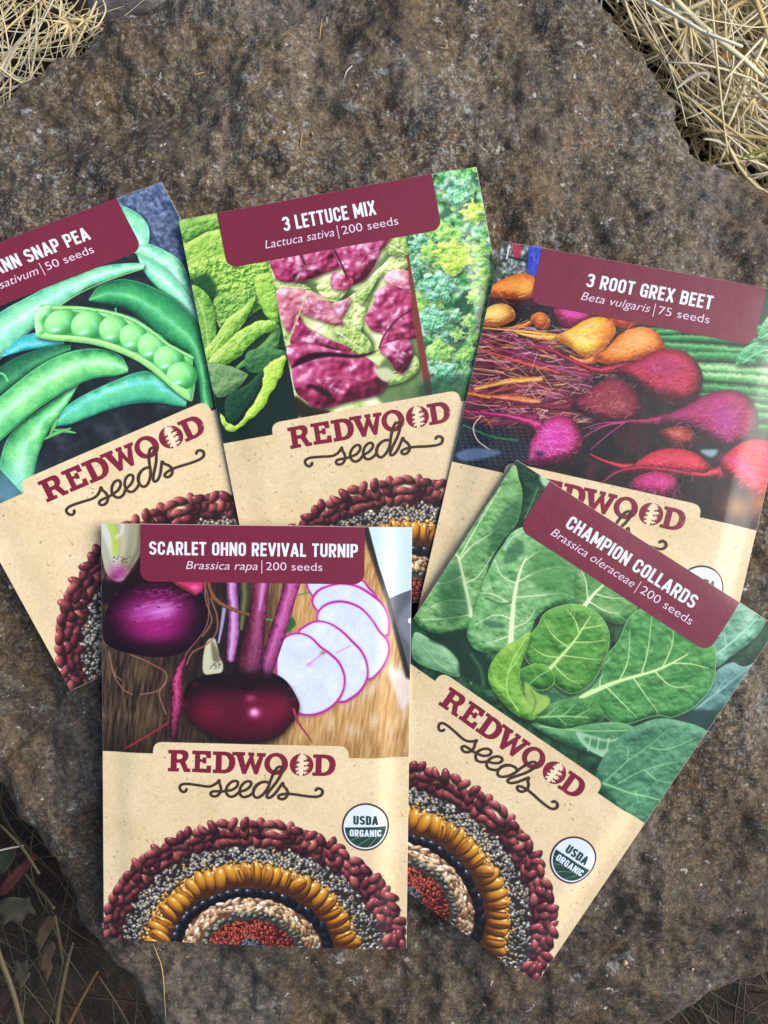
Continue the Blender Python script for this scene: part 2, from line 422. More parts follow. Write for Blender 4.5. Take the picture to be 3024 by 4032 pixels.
    for q in range(46):
        x, y = rng.normal(320, 70), rng.normal(495, 30); L = rng.uniform(20, 60)
        P.stroke(T([(x, y), (x + L, y - L * .28)]), rng.uniform(2, 5), (206, 112, 196), soft=2, alpha=.35)
    P.glow(*T([(310, 492)])[0], 60, 22, (204, 122, 216), .55, ang=-.1, within=M); P.glow(*T([(370, 490)])[0], 26, 18, (222, 160, 234), .5, within=M)
    for q in range(20):
        x, y = rng.normal(330, 90), rng.uniform(385, 420); P.stroke(T([(x, y), (x + rng.uniform(10, 40), y + rng.normal(0, 10))]), rng.uniform(1.5, 3), (190, 90, 190), alpha=.4)
    for q in range(120):
        x, y = rng.uniform(90, 570), rng.uniform(370, 690); P.glow(*T([(x, y)])[0], rng.uniform(1, 3), rng.uniform(.8, 1.6), (206, 110, 200) if rng.random() < .4 else (36, 6, 30), rng.uniform(.12, .45), within=M)
    for x, y, L in [(190, 390, 26), (290, 372, 22), (300, 390, 14), (230, 465, 20), (430, 470, 24), (440, 440, 10), (380, 415, 9), (330, 470, 16)]: P.stroke(T([(x, y), (x + L, y + L * .3)]), 2.6, (46, 6, 40), alpha=.85)
    P.poly(T([(420, 345), (480, 335), (555, 345), (556, 385), (530, 412), (480, 380)]), (198, 44, 104), soft=3); P.glow(*T([(520, 372)])[0], 12, 7, (240, 110, 170), .8); P.glow(*T([(542, 408)])[0], 5, 5, (20, 6, 10), .9)
    P.tube(T([(395, 335), (450, 370), (520, 408)]), 6, [(-1, (70, 36, 26)), (0, (124, 70, 50)), (1, (60, 30, 24))])
    thin = [[(565, 345), (585, 420), (590, 500), (578, 570), (540, 630), (490, 690), (465, 740)], [(600, 430), (632, 520), (628, 600), (580, 660), (510, 700), (480, 760)], [(572, 345), (575, 440), (605, 540), (560, 620)], [(100, 760), (115, 820), (160, 885), (210, 910)], [(200, 712), (260, 735), (330, 770), (375, 800), (378, 850), (330, 895), (250, 910)], [(90, 700), (110, 800), (150, 840)], [(380, 840), (345, 900), (360, 960), (380, 1010)]]
    for t_ in thin: P.stroke(T(t_), rng.uniform(2.6, 4.2), (146, 98, 84), alpha=.85)
    P.glow(*T([(260, 790)])[0], 26, 26, (110, 84, 52), .55)
    P.stroke(T([(390, 1050), (290, 1115), (175, 1180)]), 6, (132, 44, 50))
    P.tube(T([(470, 730), (440, 800), (432, 880), (432, 960), (420, 1050), (415, 1120)]), [10, 26, 32, 34, 26, 18], [(-1, (70, 14, 36)), (-.3, (178, 52, 108)), (.2, (206, 84, 138)), (.6, (130, 34, 66)), (1, (52, 10, 24))], rough=.9, cell=7, along=[(0, .8), (.3, 1), (.65, .85), (1, .45)])
    # white slices with a magenta skin
    rim = (176, 34, 140)
    S = [[(1095, 330), (1330, 330), (1392, 378), (1430, 425), (1440, 500), (1200, 480), (1110, 420)],
         [(1108, 450), (1130, 398), (1180, 370), (1250, 356), (1330, 368), (1400, 408), (1460, 460), (1490, 530), (1492, 590), (1470, 622), (1300, 640), (1160, 520)],
         [(1132, 535), (1150, 482), (1200, 452), (1270, 447), (1350, 478), (1410, 540), (1442, 592), (1482, 640), (1494, 692), (1476, 752), (1440, 802), (1390, 836), (1300, 800), (1180, 640)],
         [(1038, 606), (1070, 570), (1130, 545), (1200, 558), (1262, 600), (1312, 650), (1352, 692), (1380, 750), (1386, 820), (1360, 880), (1310, 926), (1240, 946), (1120, 860), (1060, 700)],
         [(930, 730), (946, 655), (990, 614), (1050, 606), (1104, 628), (1148, 672), (1192, 704), (1242, 752), (1270, 820), (1264, 890), (1230, 948), (1178, 990), (1110, 1012), (1040, 1004), (975, 950), (935, 850)]]
    for s in S:
        p = smooth(T(s)); P.poly([(x + 2, y + 5) for x, y in p], (96, 58, 60), sm=False, soft=4, alpha=.6)
        m, w_ = P.mask(p, 3); c = np.empty(m.shape + (3,)); c[:] = col((208, 220, 238)); c += (fbm(*m.shape, 30, rng, 3) - .5)[..., None] * .09; c += (fbm(*m.shape, 5, rng, 2) - .5)[..., None] * .05
        e = np.clip(1.6 * (1 - np.clip(blur(m, 5) * 2 - 1, 0, 1)) - .2, 0, 1)[..., None]; c = c * (1 - .35 * e) + col((226, 170, 222)) * .35 * e
        P.put(m, w_, c); P.stroke(np.vstack([p, p[:1]]), 9, (206, 120, 196), sm=False, soft=3, alpha=.45); P.stroke(np.vstack([p, p[:1]]), 3.2 + 2.6 * np.abs(np.sin(np.linspace(0, 9, 12) + rng.random() * 6)), rim, sm=False, soft=1)
    P.stroke(T([(1088, 762), (1165, 703)]), 4, (206, 120, 196), alpha=.7); P.glow(*T([(1092, 762)])[0], 9, 6, (206, 130, 206), .6); P.stroke(T([(1228, 703), (1300, 668)]), 3.5, (210, 130, 200), alpha=.7)
    P.glow(*T([(1162, 702)])[0], 7, 5, (150, 90, 60), .8)
    # dark turnip
    out = [(466, 940), (482, 868), (540, 825), (640, 805), (760, 812), (880, 798), (960, 828), (1010, 885), (1045, 960), (1032, 1015), (1000, 1062), (950, 1112), (860, 1146), (700, 1146), (590, 1104), (520, 1054), (480, 1000)]
    P.poly(T([(x, y + 14) for x, y in out]), (16, 8, 10), soft=8, alpha=.8)
    M = P.pillow(T(out), (12, 3, 8), (46, 6, 22), (78, 12, 34), r=44, light=(0, .3), gain=1.1, rough=.14, cell=22, shade_edge=.6)
    P.glow(*T([(740, 850)])[0], 130, 22, (24, 6, 14), .85, within=M); P.glow(*T([(590, 1010)])[0], 50, 40, (124, 16, 44), .6, within=M); P.glow(*T([(880, 1000)])[0], 60, 46, (128, 18, 52), .65, within=M); P.glow(*T([(960, 960)])[0], 26, 26, (140, 26, 60), .5, within=M)
    P.glow(*T([(740, 1070)])[0], 90, 20, (80, 8, 30), .6, within=M)
    for q in range(60):
        x, y = rng.uniform(500, 1010), rng.uniform(850, 1110); P.glow(*T([(x, y)])[0], rng.uniform(1, 2.4), rng.uniform(1, 2), (150, 60, 90) if rng.random() < .5 else (20, 4, 10), rng.uniform(.15, .5), within=M)
    P.glow(*T([(820, 1000)])[0], 15, 13, (220, 120, 186), .7); P.glow(*T([(818, 998)])[0], 7, 7, (255, 226, 246), .95); P.glow(*T([(800, 928)])[0], 13, 9, (176, 70, 112), .7)
    P.tube(T([(1016, 985), (1040, 1050), (1075, 1100), (1110, 1150)]), [9, 6, 4, 3], [(-1, (110, 20, 50)), (0, (186, 60, 100)), (1, (90, 20, 40))])
    P.tube(T([(1010, 330), (985, 430), (935, 600), (892, 740), (872, 812)]), [46, 40, 44, 40, 34], [(-1, (98, 28, 72)), (-.5, (176, 74, 140)), (.1, (206, 112, 178)), (.5, (160, 60, 124)), (1, (74, 18, 50))], rough=.6, cell=12, along=[(0, 1), (.7, .9), (.9, .6), (1, .3)])
    P.tube(T([(855, 330), (840, 470), (820, 640), (796, 760), (786, 812)]), [42, 42, 50, 70, 84], [(-1, (66, 20, 44)), (-.6, (128, 52, 94)), (-.1, (154, 74, 116)), (.4, (122, 46, 78)), (1, (58, 14, 34))], rough=.7, cell=10, along=[(0, 1.2), (.35, 1.05), (.7, .9), (.88, .6), (1, .22)])
    P.tube(T([(862, 340), (850, 430), (842, 490)]), [16, 14, 6], [(-1, (180, 100, 180)), (0, (216, 150, 216)), (1, (160, 80, 150))], alpha=.8)
    for x in (745, 772, 798, 822): P.stroke(T([(x + 24, 640), (x + 8, 730), (x, 800)]), 2, (86, 26, 54), alpha=.6)
    P.glow(*T([(800, 838)])[0], 74, 15, (26, 6, 14), .9, within=M); P.glow(*T([(790, 850)])[0], 60, 12, (30, 6, 16), .8, within=M)
    P.glow(*T([(820, 1000)])[0], 12, 10, (236, 150, 206), .7); P.glow(*T([(800, 928)])[0], 12, 8, (150, 56, 96), .6)
    for x, y in ((1000, 880), (1020, 930), (470, 960), (520, 860)): P.glow(*T([(x, y)])[0], 10, 6, (150, 40, 70), .3)

def pod(P, T, up, lo, pal, rough=.35, hl=.35):
    """a pea pod between its upper and lower outline; hl says where across the pod it shines"""
    n = 40
    def res(q):
        q = smooth(T(q), False, 6); d = np.r_[0, np.cumsum(np.hypot(*np.diff(q, axis=0).T))]; s = np.linspace(0, d[-1], n)
        return np.c_[np.interp(s, d, q[:, 0]), np.interp(s, d, q[:, 1])]
    a, b = res(up), res(lo); c = (a + b) / 2; w = np.hypot(*(a - b).T)
    d, m, h, s = pal
    P.poly(np.vstack([a, b[::-1]]) + (2, 6), (14, 26, 26), sm=False, soft=6, alpha=.75)
    r = P.dist(c, w, 4)
    if r is None: return
    D, Sg, Tt, ww = r
    sg = Sg + (fbm(*Sg.shape, 22, P.rng, 5) - .5) * rough * 1.7
    colr = ramp(np.clip(sg, -1, 1), [(-1, tuple(int(q * .75) for q in m)), (-.75, m), (hl - .35, h), (hl - .1, s), (hl + .2, h), (.68, m), (1, d)])
    mm, w2 = P.mask(np.vstack([a, b[::-1]]), 3)
    full = np.zeros((PH, PW)); full[w2[1]:w2[3], w2[0]:w2[2]] = mm
    big = P.a[ww[1]:ww[3], ww[0]:ww[2]]; k = full[ww[1]:ww[3], ww[0]:ww[2]][..., None]
    colr = np.clip(colr * (1 + (fbm(*Sg.shape, 34, P.rng, 4)[..., None] - .5) * np.array([.5, .22, .1])) + (fbm(*Sg.shape, 4, P.rng, 2)[..., None] - .5) * .07, 0, 1)
    big[:] = big * (1 - k) + colr * k
    P.stroke(a + (c - a) * .06, 2.2, s, sm=False, alpha=.5); P.stroke(b + (c - b) * .08, 2.6, tuple(int(q * .8) for q in d), sm=False, soft=1.5, alpha=.6)
    for _ in range(16):
        i = int(P.rng.integers(3, n - 3)); q = c[i] + (a[i] - c[i]) * P.rng.uniform(-.8, .8); P.glow(q[0], q[1], P.rng.uniform(.8, 2), P.rng.uniform(.8, 1.6), d, .6)
    for _ in range(26):                                   # frosty bloom on the skin
        i = int(P.rng.integers(4, n - 4)); q = c[i] + (a[i] - c[i]) * P.rng.uniform(-.5, .8)
        P.glow(q[0], q[1], P.rng.uniform(3, 9), P.rng.uniform(2, 4), s, P.rng.uniform(.1, .35), ang=math.atan2(*(c[min(i + 1, n - 1)] - c[i])[::-1]))

def pic_pea(P):
    T = tracer('pea', 0, 700, .63283); rng = P.rng
    h = 640
    n = fbm(h, PW, 40, rng, 5); P.a[:h] = ramp(n, [(.2, (16, 20, 24)), (.6, (34, 40, 46)), (.9, (66, 72, 78))])
    n = fbm(h, PW, 9, rng, 4); M = np.clip(blur((P.mask(T([(640, 0), (1060, -40), (1240, 700), (900, 520), (700, 260)]), 3)[0] > .5).astype(float), 2), 0, 1)
    m, w = P.mask(T([(640, 0), (1060, -40), (1260, 760), (900, 520), (700, 260)]), 3)
    P.put(m, w, ramp(n[w[1]:w[3], w[0]:w[2]] if w[3] <= h else n[:w[3] - w[1], w[0]:w[2]], [(.2, (44, 56, 84)), (.5, (74, 92, 128)), (.85, (128, 146, 176))]))
    for _ in range(60):
        x, y = T([(rng.uniform(740, 1150), rng.uniform(40, 520))])[0]; P.stroke([(x, y), (x + rng.uniform(10, 34), y - rng.uniform(-8, 18))], 1.6, (120, 140, 170), alpha=.35)
    mint = ((56, 150, 120), (112, 208, 164), (154, 232, 190), (192, 246, 232)); grn = ((24, 104, 60), (76, 180, 104), (134, 222, 140), (176, 240, 200)); deep = ((10, 62, 44), (34, 126, 80), (66, 172, 100), (120, 214, 150))
    pod(P, T, [(700, 150), (800, 190), (880, 240), (930, 310), (938, 380), (925, 440)], [(700, 330), (760, 360), (820, 400), (850, 430), (880, 450), (900, 450)], mint)
    pod(P, T, [(830, 440), (930, 420), (1050, 470), (1150, 550), (1220, 760), (1300, 1000)], [(830, 470), (880, 500), (930, 560), (1000, 650), (1100, 720), (1200, 830)], mint, hl=-.1)
    pod(P, T, [(860, 480), (950, 520), (1060, 600), (1180, 740), (1260, 900)], [(890, 560), (940, 640), (1020, 720), (1120, 800), (1240, 930)], mint, hl=0.1)
    pod(P, T, [(570, 760), (640, 675), (760, 636), (880, 655), (1000, 705), (1120, 780), (1230, 900), (1290, 1100), (1340, 1440)], [(570, 775), (680, 798), (800, 825), (900, 895), (1000, 990), (1100, 1055), (1190, 1110), (1240, 1250), (1260, 1420)], deep, hl=.15, rough=.2)
    pod(P, T, [(910, 540), (800, 540), (640, 560), (400, 640), (200, 740), (0, 850), (-160, 1000)], [(905, 575), (790, 605), (700, 640), (560, 690), (420, 785), (240, 930), (0, 1150)][:7], mint, hl=.05)
    P.stroke(T([(900, 575), (700, 640), (520, 720), (390, 800)]), 3, (170, 226, 120), alpha=.8)
    pod(P, T, [(20, 1110), (140, 1000), (300, 960), (420, 985)], [(30, 1120), (150, 1085), (300, 1060), (420, 1040)], ((30, 120, 130), (56, 180, 178), (90, 206, 214), (130, 216, 240)))
    pod(P, T, [(-100, 1260), (100, 1130), (300, 1060), (460, 1045)], [(-100, 1440), (60, 1330), (240, 1190), (460, 1080)], ((14, 54, 42), (32, 96, 68), (50, 130, 86), (74, 156, 110)), rough=.2)
    P.stroke(T([(-10, 1215), (40, 1225), (65, 1265)]), 5, (120, 220, 150))
    pod(P, T, [(520, 1280), (420, 1340), (300, 1420), (180, 1500), (60, 1620), (0, 1800)], [(505, 1300), (430, 1430), (340, 1550), (280, 1660), (235, 1800), (200, 2010)], grn, hl=.0)
    pod(P, T, [(815, 1190), (760, 1105), (640, 1068), (500, 1075), (360, 1120), (200, 1215), (0, 1375), (-160, 1500)], [(815, 1215), (740, 1238), (620, 1248), (500, 1292), (360, 1370), (200, 1480), (0, 1650), (-160, 1780)], grn, hl=.2)
    pod(P, T, [(372, 1520), (440, 1420), (560, 1345), (700, 1280), (860, 1218), (960, 1215), (1080, 1300), (1180, 1400)], [(372, 1548), (460, 1535), (580, 1490), (700, 1445), (850, 1410), (1000, 1405), (1100, 1425), (1170, 1432)], ((30, 120, 104), (66, 176, 128), (96, 206, 156), (130, 220, 226)), hl=-.25)
    for t_ in ([(330, 1600), (360, 1540), (380, 1500)], [(350, 1570), (420, 1575), (490, 1588)], [(300, 1625), (370, 1590), (460, 1560)]): P.tube(T(t_), [5, 12, 4], [(-1, (60, 140, 70)), (0, (130, 206, 130)), (1, (50, 120, 70))])
    P.glow(*T([(60, 1950)])[0], 60, 80, (130, 210, 236), .55); P.glow(*T([(200, 1800)])[0], 30, 60, (150, 210, 206), .2)  # blue sky glare painted into the lower left of the print
    # opened pod with seven peas
    shell = [(232, 880), (245, 840), (280, 805), (350, 800), (400, 812), (520, 815), (640, 832), (760, 860), (860, 900), (960, 965), (1060, 1045), (1150, 1095), (1205, 1120), (1212, 1200), (1226, 1280), (1218, 1350), (1200, 1396), (1110, 1335), (1010, 1245), (880, 1150), (740, 1085), (600, 1042), (450, 1022), (330, 1012), (250, 990), (262, 940)]
    P.poly(T([(x + 4, y + 16) for x, y in shell]), (8, 24, 22), soft=6, alpha=.8)
    P.pillow(T(shell), (40, 130, 70), (112, 200, 108), (184, 240, 170), r=10, light=(-.1, -.7), rough=.3, cell=14, rim=((176, 236, 170), 2.2, .7))
    P.poly(T([(800, 868), (850, 880), (930, 930), (950, 975), (880, 935)]), (130, 216, 230), alpha=.8); P.stroke(T([(735, 860), (735, 820)]), 6, (70, 160, 90))
    P.poly(T([(280, 850), (420, 830), (560, 850), (740, 890), (880, 950), (1040, 1060), (1190, 1170), (1215, 1300), (1110, 1300), (990, 1180), (850, 1090), (700, 1040), (500, 1000), (320, 985)]), (58, 150, 78), soft=3, alpha=.9)
    for x, y, a, b, an in [(393, 908, 88, 72, .1), (566, 925, 88, 84, .2), (728, 955, 76, 84, .35), (850, 1003, 72, 84, .5), (966, 1060, 76, 86, .55), (1068, 1138, 78, 84, .6), (1148, 1240, 78, 82, .5)]:
        q = T([(x, y)])[0]; s = .436
        P.ell(q[0] + 3, q[1] + 2, a * s * 1.02, b * s * 1.02, an - .35, (24, 90, 40), (34, 108, 50), (50, 130, 60), alpha=.6)
        P.ell(q[0], q[1], a * s * 1.16, b * s * 1.06, an - .35, (46, 140, 70), (118, 212, 124), (176, 244, 168), light=(-.35, -.6))
        e = T([(x - 30, y + 42)])[0]; P.glow(e[0], e[1], 12, 5, (206, 246, 246), .85, ang=.15); P.glow(*T([(x + 36, y - 10)])[0], 5, 14, (150, 230, 220), .45)
        P.glow(*T([(x - 5, y - 20)])[0], 18, 12, (170, 240, 150), .35)
    low = [(245, 992), (330, 1012), (450, 1022), (600, 1042), (740, 1085), (880, 1150), (1010, 1245), (1110, 1335), (1200, 1396)]
    inn = [(1180, 1330), (1100, 1288), (1010, 1200), (880, 1110), (745, 1048), (610, 1008), (460, 988), (335, 978), (262, 950)]
    P.pillow(T(low + inn), (66, 160, 80), (134, 212, 116), (190, 242, 160), r=5, light=(0, -.6), rough=.4, cell=8)
    top = [(290, 812), (400, 815), (520, 818), (640, 834), (760, 862), (860, 902), (960, 967), (1060, 1047), (1150, 1097), (1208, 1130)]
    P.tube(T(top), [16, 12, 10, 11, 12, 10, 9, 10], [(-1, (90, 180, 96)), (0, (184, 238, 160)), (1, (60, 150, 76))], rough=.7, cell=8)
    P.pillow(T([(232, 880), (245, 840), (282, 806), (340, 802), (330, 850), (285, 890), (300, 960), (262, 985), (240, 960)]), (90, 180, 110), (160, 230, 160), (206, 250, 210), r=6, rough=.6, cell=8)

def leaf(P, T, pts, lo, mid, hi, veins=None, vc=None, r=10, rough=.35, cell=12, light=(-.3, -.8), rim=None, frill=0, bump=.5, bcell=14, vw=2.2, sh=True, gain=1.):
    p = smooth(T(pts), True, 8)
    if frill:
        n = len(p); ph = P.rng.random() * 6; d = np.roll(p, -1, 0) - np.roll(p, 1, 0); L = np.hypot(*d.T)[:, None] + 1e-6
        i = np.arange(n); p = p + np.c_[-d[:, 1], d[:, 0]] / L * (np.sin(i * .9 + ph) * .6 + np.sin(i * .37 + ph * 2) + P.rng.normal(0, .35, n))[:, None] * frill
    if sh: P.poly(p + (3, 6), (10, 26, 16), sm=False, soft=5, alpha=.6)
    M = P.pillow(p, lo, mid, hi, r=r, light=light, rough=rough, cell=cell, sm=False, rim=rim, bump=bump, bcell=bcell, gain=gain)
    for v in (veins or []):
        q = T(v[0]); P.stroke(q, [v[1], v[1] * .55] if len(v) > 1 else vw, vc, alpha=.85)
    return M

def pic_lettuce(P):
    T = tracer('lettuce', 660, 640, .7836); rng = P.rng; h = 640
    n = fbm(h, PW, 16, rng, 5); P.a[:h] = ramp(n, [(.25, (70, 120, 44)), (.5, (120, 176, 66)), (.75, (176, 216, 100))])
    P.poly(T([(100, 580), (420, 640), (620, 900), (660, 1300), (270, 1420), (200, 1000)]), (24, 56, 34), soft=14)
    P.poly(T([(210, 1050), (640, 950), (680, 1300), (280, 1420)]), (14, 38, 30), soft=8)
    a = ((60, 112, 36), (136, 190, 70), (206, 236, 126)); b = ((46, 100, 44), (112, 172, 72), (178, 218, 112)); d = ((34, 78, 44), (72, 130, 66), (126, 176, 98))
    vc = (206, 232, 160)
    leaf(P, T, [(60, 300), (150, 275), (270, 265), (290, 340), (180, 352), (90, 400)], *b, [([(100, 340), (260, 290)], 2)], vc)
    leaf(P, T, [(80, 430), (170, 362), (290, 345), (330, 420), (370, 500), (250, 540), (130, 580), (95, 510)], *a, [([(110, 500), (220, 420), (290, 370)], 2.5)], vc, frill=1.5)
    leaf(P, T, [(105, 530), (190, 478), (330, 470), (450, 470), (530, 500), (550, 640), (490, 720), (400, 780), (300, 810), (250, 700), (180, 640), (125, 590)], *a, r=14, rough=.6, cell=9, frill=2, bump=1.5, bcell=11)
    P.poly(T([(125, 590), (200, 560), (250, 640), (235, 700), (165, 645)]), (30, 74, 44), soft=5, alpha=.9)
    leaf(P, T, [(230, 700), (330, 660), (420, 640), (440, 720), (360, 800), (260, 830)], *b, rough=.6, cell=8, bump=1.4, bcell=10, frill=1.5)
    leaf(P, T, [(120, 620), (180, 645), (222, 705), (245, 825), (232, 935), (190, 960), (158, 850), (132, 730)], *b, [([(150, 680), (190, 800), (205, 930)], 3)], vc)
    leaf(P, T, [(440, 600), (520, 560), (556, 680), (560, 760), (545, 810), (470, 740)], *a, frill=2)
    leaf(P, T, [(240, 880), (300, 792), (370, 742), (440, 680), (405, 780), (350, 860), (270, 965), (205, 1015), (185, 950)], *a, [([(210, 980), (300, 850), (400, 730)], 3)], vc)
    leaf(P, T, [(350, 1030), (470, 920), (555, 830), (562, 900), (540, 960), (450, 1005), (360, 1042)], *d, frill=1)
    leaf(P, T, [(205, 1012), (330, 872), (440, 812), (530, 800), (552, 832), (480, 872), (405, 932), (330, 1002), (280, 1025)], *a, [([(215, 1005), (350, 900), (500, 815)], 3.5)], vc, frill=2)
    leaf(P, T, [(200, 1012), (300, 1022), (390, 1060), (402, 1080), (340, 1150), (250, 1182), (212, 1090)], (60, 100, 60), (104, 146, 92), (148, 182, 124), [([(220, 1060), (320, 1110), (395, 1075)], 2)], (150, 190, 120))
    leaf(P, T, [(400, 960), (500, 940), (600, 960), (560, 1010), (480, 1060), (400, 1050)], (24, 60, 40), (50, 104, 60), (90, 146, 84))
    leaf(P, T, [(300, 1180), (400, 1120), (480, 1050), (470, 1120), (400, 1240), (330, 1310), (290, 1270)], (12, 40, 32), (26, 66, 46), (52, 98, 60), gain=.7)
    leaf(P, T, [(268, 1262), (300, 1312), (350, 1318), (402, 1262), (450, 1180), (486, 1090), (488, 1030), (555, 992), (598, 983), (582, 1040), (542, 1130), (490, 1222), (430, 1285), (370, 1335), (310, 1354), (280, 1330)], (110, 160, 40), (172, 212, 76), (220, 242, 130), frill=2, r=7)
    # middle panel: red butterhead
    mid = T([(500, 440), (1190, 310), (1330, 1180), (660, 1300)]); m, w = P.mask(mid, 3)
    keep = P.a.copy()
    nn = fbm(PH, PW, 30, rng, 4); P.a = ramp(nn, [(.25, (150, 184, 100)), (.5, (212, 228, 156)), (.75, (240, 246, 206))])
    for pts in ([(820, 640), (920, 660), (1020, 570), (1080, 480), (1200, 400), (1230, 560), (1050, 560), (950, 680), (850, 720)], [(540, 590), (700, 600), (830, 660), (700, 660), (560, 660)], [(840, 840), (900, 800), (1000, 860), (1040, 930), (980, 960)], [(900, 640), (960, 700), (930, 800), (880, 790)], [(1050, 1050), (1250, 900), (1330, 1180), (1080, 1220)], [(590, 900), (640, 930), (760, 980), (620, 1030)]):
        P.poly(T(pts), (60, 92, 48), soft=5, alpha=.75)
    G = ((120, 150, 72), (206, 224, 140), (242, 248, 206)); G2 = ((90, 126, 60), (164, 196, 104), (214, 230, 160))
    for pts, pal_, rib in (([(870, 800), (900, 700), (960, 640), (1040, 560), (1120, 480), (1190, 430), (1200, 540), (1080, 575), (1030, 650), (990, 760), (960, 880), (900, 850)], G, [(930, 840), (970, 720), (1080, 540)]), ([(745, 640), (800, 605), (830, 640), (900, 650), (860, 700), (800, 700)], G, [(760, 660), (860, 670)]), ([(830, 850), (900, 810), (960, 850), (1010, 900), (1020, 960), (950, 975), (890, 930)], G2, [(850, 860), (990, 960)]), ([(1040, 1060), (1120, 1070), (1200, 1050), (1240, 980), (1262, 1040), (1200, 1100), (1090, 1130)], G2, [(1060, 1090), (1240, 1020)]), ([(1090, 400), (1180, 380), (1220, 500), (1180, 480), (1110, 470)], G2, [(1100, 420), (1200, 470)]), ([(540, 600), (640, 610), (720, 640), (640, 650), (560, 660)], G2, [(550, 630), (700, 640)]), ([(560, 860), (610, 870), (640, 930), (590, 940)], G2, [(570, 880), (620, 930)]), ([(940, 640), (1010, 600), (1060, 560), (1030, 640), (990, 700), (960, 720)], G2, [(950, 680), (1050, 580)])):
        leaf(P, T, pts, *pal_, [(rib, 3)], (246, 250, 220), r=10, rough=.5, cell=12, bump=.8, bcell=16, frill=1)
    R = ((66, 8, 32), (154, 38, 84), (218, 122, 166)); R2 = ((136, 52, 80), (200, 116, 138), (236, 190, 186)); sp = (244, 214, 236)
    def red(pts, pal=R, **kw):
        p = smooth(T(pts), True, 8); P.poly(p + (3, 6), (40, 18, 26), sm=False, soft=5, alpha=.7)
        M = P.pillow(p, *pal, r=kw.pop('r', 17), rough=.3, cell=34, light=(-.35, -.7), spec=sp, sm=False, bump=.62, bcell=kw.pop('bcell', 44), **kw)
        for _ in range(10):
            c = p[int(rng.integers(len(p)))] * .35 + p.mean(0) * .65 + rng.normal(0, 14, 2)
            P.glow(c[0], c[1], rng.uniform(4, 14), rng.uniform(3, 7), (246, 222, 244), rng.uniform(.3, .8), ang=rng.uniform(-1, 1), within=M)
        for _ in range(3):
            c0 = p[int(rng.integers(len(p)))]; c1 = p[int(rng.integers(len(p)))]; mid_ = p.mean(0) + rng.normal(0, 10, 2); P.stroke([c0 * .6 + mid_ * .4, mid_, c1 * .6 + mid_ * .4], 2.2, (236, 176, 190), soft=1.5, alpha=.4); P.stroke([c0 * .6 + mid_ * .4 + (2, 3), mid_ + (2, 3), c1 * .6 + mid_ * .4 + (2, 3)], 2.4, (90, 14, 48), soft=2.5, alpha=.28)
        for _ in range(2):
            c0 = p[int(rng.integers(len(p)))]; c1 = p.mean(0) + rng.normal(0, 20, 2); P.stroke([c0 * .7 + c1 * .3, (c0 + c1) / 2 + rng.normal(0, 5, 2), c1], 1.8, (110, 24, 56), alpha=.45)
    red([(515, 478), (660, 448), (810, 418), (834, 450), (862, 530), (790, 562), (720, 592), (650, 607), (560, 600), (530, 556)])
    red([(820, 428), (900, 408), (1104, 372), (1098, 412), (1062, 462), (1032, 532), (992, 590), (930, 622), (905, 590), (870, 540)])
    red([(815, 600), (835, 560), (880, 575), (930, 600), (905, 642), (832, 646)], (( 100, 14, 40), (176, 40, 84), (220, 110, 150)))
    P.stroke(T([(820, 420), (862, 500), (900, 590)]), 4, (46, 14, 30)); P.stroke(T([(660, 455), (690, 520)]), 5, (52, 16, 34), alpha=.8)
    red([(545, 655), (640, 640), (722, 655), (790, 690), (832, 742), (870, 800), (882, 822), (800, 812), (700, 780), (652, 760), (612, 860), (570, 790)], R2)
    red([(830, 720), (880, 700), (920, 690), (890, 760), (860, 790)], R2, r=8)
    red([(650, 770), (692, 830), (742, 862), (822, 900), (922, 945), (880, 957), (760, 932), (650, 925), (615, 900)], ((70, 8, 36), (140, 28, 74), (190, 84, 124)), r=9)
    red([(1085, 590), (1130, 548), (1202, 554), (1232, 600), (1235, 660), (1130, 650)], R2)
    red([(992, 790), (1030, 720), (1050, 650), (1130, 630), (1232, 680), (1252, 780), (1258, 880), (1200, 900), (1100, 930), (1062, 945), (1080, 870), (1022, 852)])
    P.stroke(T([(1235, 740), (1150, 800), (1085, 880), (1060, 940)]), 4, (70, 12, 40), alpha=.9)
    red([(1060, 942), (1140, 905), (1205, 900), (1228, 960), (1202, 1040), (1160, 1068), (1112, 1002)])
    red([(602, 930), (720, 920), (832, 950), (960, 972), (1042, 1022), (1092, 1090), (1096, 1122), (1052, 1172), (900, 1212), (760, 1244), (692, 1202), (642, 1152), (620, 1042)], r=24, bcell=60)
    P.poly(T([(618, 1040), (690, 975), (800, 960), (960, 975), (1060, 950), (960, 990), (800, 985), (700, 1010)]), (34, 8, 22), soft=2)
    P.poly(T([(690, 1125), (760, 1130), (830, 1175), (800, 1190), (740, 1150)]), (50, 10, 34), soft=3)
    P.poly(T([(1040, 1050), (1100, 1040), (1130, 1070), (1100, 1110), (1060, 1090)]), (196, 206, 160), soft=3)
    P.poly(T([(640, 1180), (720, 1230), (820, 1260), (700, 1300), (640, 1260)]), (40, 34, 26), soft=4)
    for t_ in ([(700, 655), (670, 740), (610, 900)], [(715, 650), (760, 690), (830, 700)]): P.stroke(T(t_), 4, (206, 210, 130), alpha=.8)
    P.stroke(T([(1198, 480), (1212, 520), (1262, 860), (1318, 1180)]), [8, 10, 22, 26], (120, 50, 44), soft=2)
    new = P.a; P.a = keep; P.put(m, w, new[w[1]:w[3], w[0]:w[2]])
    # right panel: frilly bronze-tipped leaf lettuce
    rt = T([(1130, 20), (1720, -140), (1820, 1100), (1330, 1180)]); m, w = P.mask(rt, 3); keep = P.a.copy()
    nn = fbm(PH, PW, 20, rng, 5); n2 = fbm(PH, PW, 9, rng, 4)
    P.a = ramp(nn * .6 + n2 * .4, [(.3, (26, 92, 52)), (.45, (84, 168, 84)), (.55, (140, 208, 140)), (.72, (206, 232, 226))])
